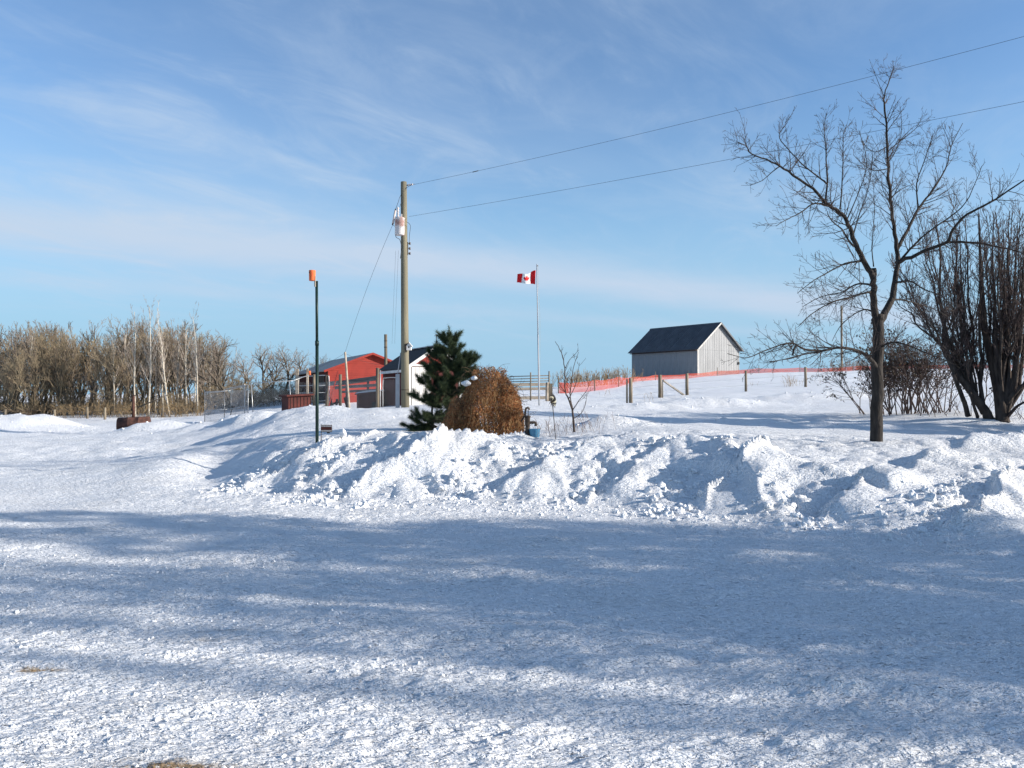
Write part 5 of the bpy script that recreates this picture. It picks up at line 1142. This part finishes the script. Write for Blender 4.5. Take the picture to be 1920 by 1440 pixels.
WM = {'bushy': [wood_mesh('bushy', s_) for s_ in (1, 2, 3, 4)], 'slim': [wood_mesh('slim', s_) for s_ in (5, 6)], 'aspen': [wood_mesh('aspen', s_) for s_ in (7, 8, 9)], 'spread': [wood_mesh('spread', s_) for s_ in (10, 11, 12)], 'under': [wood_mesh('under', s_) for s_ in (13, 14)]}
pr2 = random.Random(21)
MH = {}
for kk_, L in WM.items():
    for me in L: MH[me.name] = max(v_.co.z for v_ in me.vertices)
def plant(kind, px, d, top, name, label, cat='tree', group=None, var=None, wx=1.0):
    me = WM[kind][var if var is not None else pr2.randrange(len(WM[kind]))]; g = gp(px, d); hgt = P3(px, top, d).z-g.z; s_ = hgt/MH[me.name]
    o = bpy.data.objects.new(name, me); col.objects.link(o); o.location = g; o.rotation_euler = (0, 0, pr2.uniform(0, 6.28)); o.scale = (s_*wx, s_*wx, s_); return tag(o, label, cat, group)
def where(px):
    if px < 60: return 'above the left snow pile'
    if px < 140: return 'above the leftmost grey fence posts'
    if px < 215: return 'between fence posts and barrel stove'
    if px < 290: return 'behind the barrel stove chimney'
    if px < 385: return 'among the white aspens left of the kennel'
    return 'behind the dog kennel'
tops = lambda px: np.interp(px, [-120, 0, 40, 90, 120, 200, 260, 330, 380, 400, 430, 470, 520, 570, 700], [600, 612, 598, 606, 594, 606, 592, 588, 612, 655, 668, 655, 668, 688, 700])
for row, (d, n, dz_, x0, x1) in enumerate(((61, 17, 22, -60, 400), (66, 17, 8, -80, 410), (71, 18, 0, -90, 420), (79, 22, 4, -90, 440))):
    for i in range(n):
        px = x0+(x1-x0)*(i+.5)/n+pr2.uniform(-8, 8); kind = 'bushy' if pr2.random() < .55 else 'slim'
        rw_ = ('front', 'second', 'third', 'back')[row]; kd = {'bushy': 'bushy olive brown', 'slim': 'slim grey brown'}[kind]
        plant(kind, px, d+pr2.uniform(-1.5, 1.5), tops(px)+dz_+pr2.uniform(-10, 26), 'wood_tree', f'{kd} tree, {rw_} row, {where(px)}', group=f'{kd} trees {where(px)}, {rw_} row', wx=1.0 if kind == 'bushy' else 1.2)
asp = [(408, 62, 628, 'thin pale aspen just right of the dog kennel corner post'), (430, 66, 640, 'slim pale aspen behind the kennel gate'), (236, 61, 610, 'thin aspen left of the tall pair by the stove'), (335, 61, 596, 'slim aspen between the forked one and the paired aspens'), (128, 62, 622, 'slim aspen above the left fence posts'), (56, 62, 612, 'slim aspen standing above the left snow pile'), (305, 62, 600, 'slim aspen just left of the tall forked one'),
       (187, 60, 640, 'short thin aspen between the fence post and the stove'), (214, 59.5, 622, 'slim white aspen just left of the barrel stove'), (254, 58.5, 570, 'tall white aspen rising behind the stove chimney'), (270, 61, 625, 'thin leaning aspen between the two tall aspens near the stove'), (279, 58.5, 550, 'tallest white aspen, right of the stove'),
       (291, 61, 640, 'thin slanting aspen right of the tallest one'), (318, 58.5, 562, 'tall forked white aspen midway between stove and kennel'), (350, 60, 600, 'white aspen left of the paired aspens by the kennel'), (365, 60.5, 610, 'left trunk of the paired aspens by the kennel'), (371, 58.5, 566, 'tall right trunk of the paired aspens by the kennel'), (396, 62, 640, 'last small aspen just above the kennel corner')]
for i, (px, d, top, lab) in enumerate(asp): plant('aspen', px, d, top, 'aspen_tree', lab, var=i % 3, group='white barked aspens at the edge of the wood', wx=.9)
for i, (px, d, top, lab) in enumerate([(435, 60, 616, 'tall pale bare tree behind the kennel'), (487, 66, 640, 'bare spreading tree left of the red doghouse'), (508, 69, 650, 'bare spreading tree behind the red doghouse'), (536, 66, 640, 'large spreading bare tree left of the large red shed'), (560, 80, 655, 'bare tree half hidden by the large red shed roof'), (600, 95, 665, 'small bare tree top above the roof of the large red shed'), (460, 75, 655, 'bare tree behind the kennel, right of the tall pale one'), (412, 70, 655, 'bare tree in the gap between aspens and kennel'), (612, 100, 662, 'farthest bare tree top behind the large red shed')]):
    plant('spread', px, d, top, 'bare_tree', lab, var=i % 3)
for i in range(60):
    px = -60+i*11+pr2.uniform(-8, 8)
    if px > 575: continue
    plant('under', px, 60.5+pr2.uniform(-1, 4), 735+pr2.uniform(-14, 8) if px < 400 else 712+pr2.uniform(-16, 8), 'undergrowth', f'low tangled undergrowth at the foot of the trees, {where(px)}', 'shrub', group='undergrowth '+where(px), wx=1.3)
weeds('dry_weeds', 'pale dry grass and weeds along the foot of the wood', [(110+i*12, 57.5) for i in range(24)], 1.1, 14, straw, .5, .010)

# ------------------------------------------------------------ trees beyond the right edge of the picture, whose shade crosses the yard
def spruce_mesh(seed, h=9.0, rad=2.1, dens=1.0, nper=14):
    rg = np.random.default_rng(seed); V_ = []; tips_ = []; br = []
    for z in np.arange(.6, h-.2, .28):
        R0 = rad*(1-z/h)**.85+.1; n = max(5, int(9*R0/rad*1.6*dens))
        for i in range(n):
            a = rg.uniform(0, 2*math.pi); r = R0*rg.uniform(.75, 1.12); e = Vector((math.cos(a)*r, math.sin(a)*r, z-.22*r+.05)); o_ = Vector((0, 0, z)); br.append(([o_, o_.lerp(e, .5), e], [.02, .014, .006]))
            for k in range(int(5*dens)+1):
                t_ = rg.uniform(.25, 1); q = o_.lerp(e, t_); dr = Vector((math.cos(a+rg.normal(0, .7)), math.sin(a+rg.normal(0, .7)), -.15)); tips_.append((q, q+dr*.42))
    vv, ff = needles(tips_, nper, .30, .075, rg); b = MB(); b.tubes([([Vector((0, 0, -.3)), Vector((0, 0, h*.5)), Vector((0, 0, h))], [.16, .1, .02])], bark, 8); b.tubes(br, bark, 3); b.raw(vv, ff, spruce_n)
    o = b.build('spruce_tree'); me = o.data; bpy.data.objects.remove(o); return me
SP = [spruce_mesh(1), spruce_mesh(2), spruce_mesh(3, dens=.55, nper=7), spruce_mesh(4, rad=2.6, dens=.5, nper=8)]
def off_tree(me, x, y, s_, label, rz=0, name='spruce_tree', sz=None):
    o = bpy.data.objects.new(name, me); col.objects.link(o); o.location = (x, y, H(x, y)); o.scale = (s_, s_, sz or s_); o.rotation_euler = (0, 0, rz); return tag(o, label, 'tree', 'trees beyond the right edge')
for (x, y, s_, i, rz, sz_) in ((16.5, 3.2, .42, 2, 0, .95), (20, 1.9, .40, 2, 1, 1.05), (23, .7, .42, 3, 2, 1.1), (26.5, -.9, .34, 2, 3, 1.2), (30, 1.0, .45, 3, 1.5, 1.5)):
    off_tree(SP[i], x, y, s_, 'narrow spruce beyond the right edge near the camera', rz, sz=sz_)
lab = 'dark spruce beyond the right edge shading the yard'
for (x, y, s_, i, rz) in ((15.5, 7.1, .95, 2, 0), (18.0, 5.2, 1.0, 3, 1), (22, 5.2, 1.1, 2, 2), (26, 3.2, 1.15, 3, 3), (19.5, 3.3, .8, 2, 4), (31, 4.2, 1.3, 2, .5)):
    off_tree(SP[i], x, y, s_, lab, rz)
for (x, y, s_, i, rz) in ((23.5, 20.0, .85, 0, 0), (25.5, 21.8, .9, 1, 2), (29, 18.8, 1.1, 0, 3)):
    off_tree(SP[i], x, y, s_, 'dark spruce beyond the right edge shading the far drive', rz)
for (x, y, s_, i) in ((15, 4.3, .95, 0), (19, 2.7, 1.1, 1), (16.5, 2.9, .95, 2), (24, 1.8, 1.3, 3), (21.5, .9, 1.1, 0), (29, .2, 1.4, 1)):
    off_tree(WM['bushy'][i], x, y, s_, 'bare bushy tree beyond the right edge near the camera', i, 'bare_tree')

# ------------------------------------------------------------ broken snow lumps on the bank
def ico():
    t = (1+5**.5)/2; v = np.array([(-1, t, 0), (1, t, 0), (-1, -t, 0), (1, -t, 0), (0, -1, t), (0, 1, t), (0, -1, -t), (0, 1, -t), (t, 0, -1), (t, 0, 1), (-t, 0, -1), (-t, 0, 1)], float)
    f = [(0, 11, 5), (0, 5, 1), (0, 1, 7), (0, 7, 10), (0, 10, 11), (1, 5, 9), (5, 11, 4), (11, 10, 2), (10, 7, 6), (7, 1, 8), (3, 9, 4), (3, 4, 2), (3, 2, 6), (3, 6, 8), (3, 8, 9), (4, 9, 5), (2, 4, 11), (6, 2, 10), (8, 6, 7), (9, 8, 1)]
    v /= np.linalg.norm(v[0]); V_ = [tuple(q) for q in v]; cache = {}; F2 = []
    def midp(a, c_):
        k = (min(a, c_), max(a, c_))
        if k not in cache: m_ = (np.array(V_[a])+np.array(V_[c_])); m_ /= np.linalg.norm(m_); V_.append(tuple(m_)); cache[k] = len(V_)-1
        return cache[k]
    for a, c_, d_ in f: x, y, z = midp(a, c_), midp(c_, d_), midp(d_, a); F2 += [(a, x, z), (c_, y, x), (d_, z, y), (x, y, z)]
    return np.array(V_), np.array(F2)
IV, IF = ico(); rg = np.random.default_rng(12)
def clods(name, label, N_, xr, yr, mask, smin, smax, power=3.0):
    x = rg.uniform(*xr, N_*6); y = rg.uniform(*yr, N_*6); keep = mask(x, y) > rg.random(N_*6); x = x[keep][:N_]; y = y[keep][:N_]; n = len(x); z = height(x, y)
    s_ = smin+(smax-smin)*rg.random(n)**power; V_ = np.repeat(IV[None], n, 0)*(1+.32*rg.normal(0, .55, (n, len(IV), 1))); sc_ = s_[:, None]*rg.uniform(.65, 1.25, (n, 3)); V_ = V_*sc_[:, None]
    a = rg.uniform(0, 6.28, n); ca_, sa_ = np.cos(a)[:, None], np.sin(a)[:, None]; vx = V_[..., 0]*ca_-V_[..., 1]*sa_; vy = V_[..., 0]*sa_+V_[..., 1]*ca_
    V_ = np.stack([vx+x[:, None], vy+y[:, None], V_[..., 2]+(z+s_*.05)[:, None]], -1); f = (IF[None]+np.arange(n)[:, None, None]*len(IV)).reshape(-1, 3)
    b = MB(); b.raw(V_.reshape(-1, 3), f, snow_c, False); tag(b.build(name), label, 'snow', kind='stuff')
def bmask(x, y):
    t, c_, z, e = bank_frame(x, y); s_ = (y-t)/(c_-t); return e*sm(-.35, .1, s_)*(1-sm(1.0, 1.6, s_))*(.06+sm(.25, .6, saw(x, y)[1]))*sm(-.4, .3, fbm(x*.8, y*.8, 3, 4))*(1.1-.4*np.clip(s_, 0, 1))
clods('snow_lumps', 'broken snow lumps scattered over the ploughed bank', 2600, (-6.5, 9.5), (9, 17), bmask, .010, .075, 4)
def tmask(x, y):
    t, c_, z, e = bank_frame(x, y); return e*np.exp(-((y-t+.3)/.7)**2)*.8
clods('snow_crumbs', 'small snow crumbs along the foot of the ploughed bank', 1800, (-7, 9), (8, 15.5), tmask, .008, .035)
def lmask(x, y): q = 0*x; 
def lmask(x, y):
    q = np.zeros_like(x)
    for sx, sy, rx, ry, k in PILES: q = np.maximum(q, np.exp(-(((x-sx)/rx)**2+((y-sy)/ry)**2)*.8)*min(1, k*3))
    return q
clods('snow_rubble', 'snow rubble on the far ploughed piles', 1500, (-30, 22), (14, 43), lmask, .015, .05)
def ymask(x, y): return .25+.75*sm(0, .5, fbm(x*.5+3, y*.8, 3, 2))
clods('yard_crumbs', 'loose snow crumbs on the packed yard', 6000, (-5.5, 5.5), (2.9, 9), ymask, .003, .015, 4)
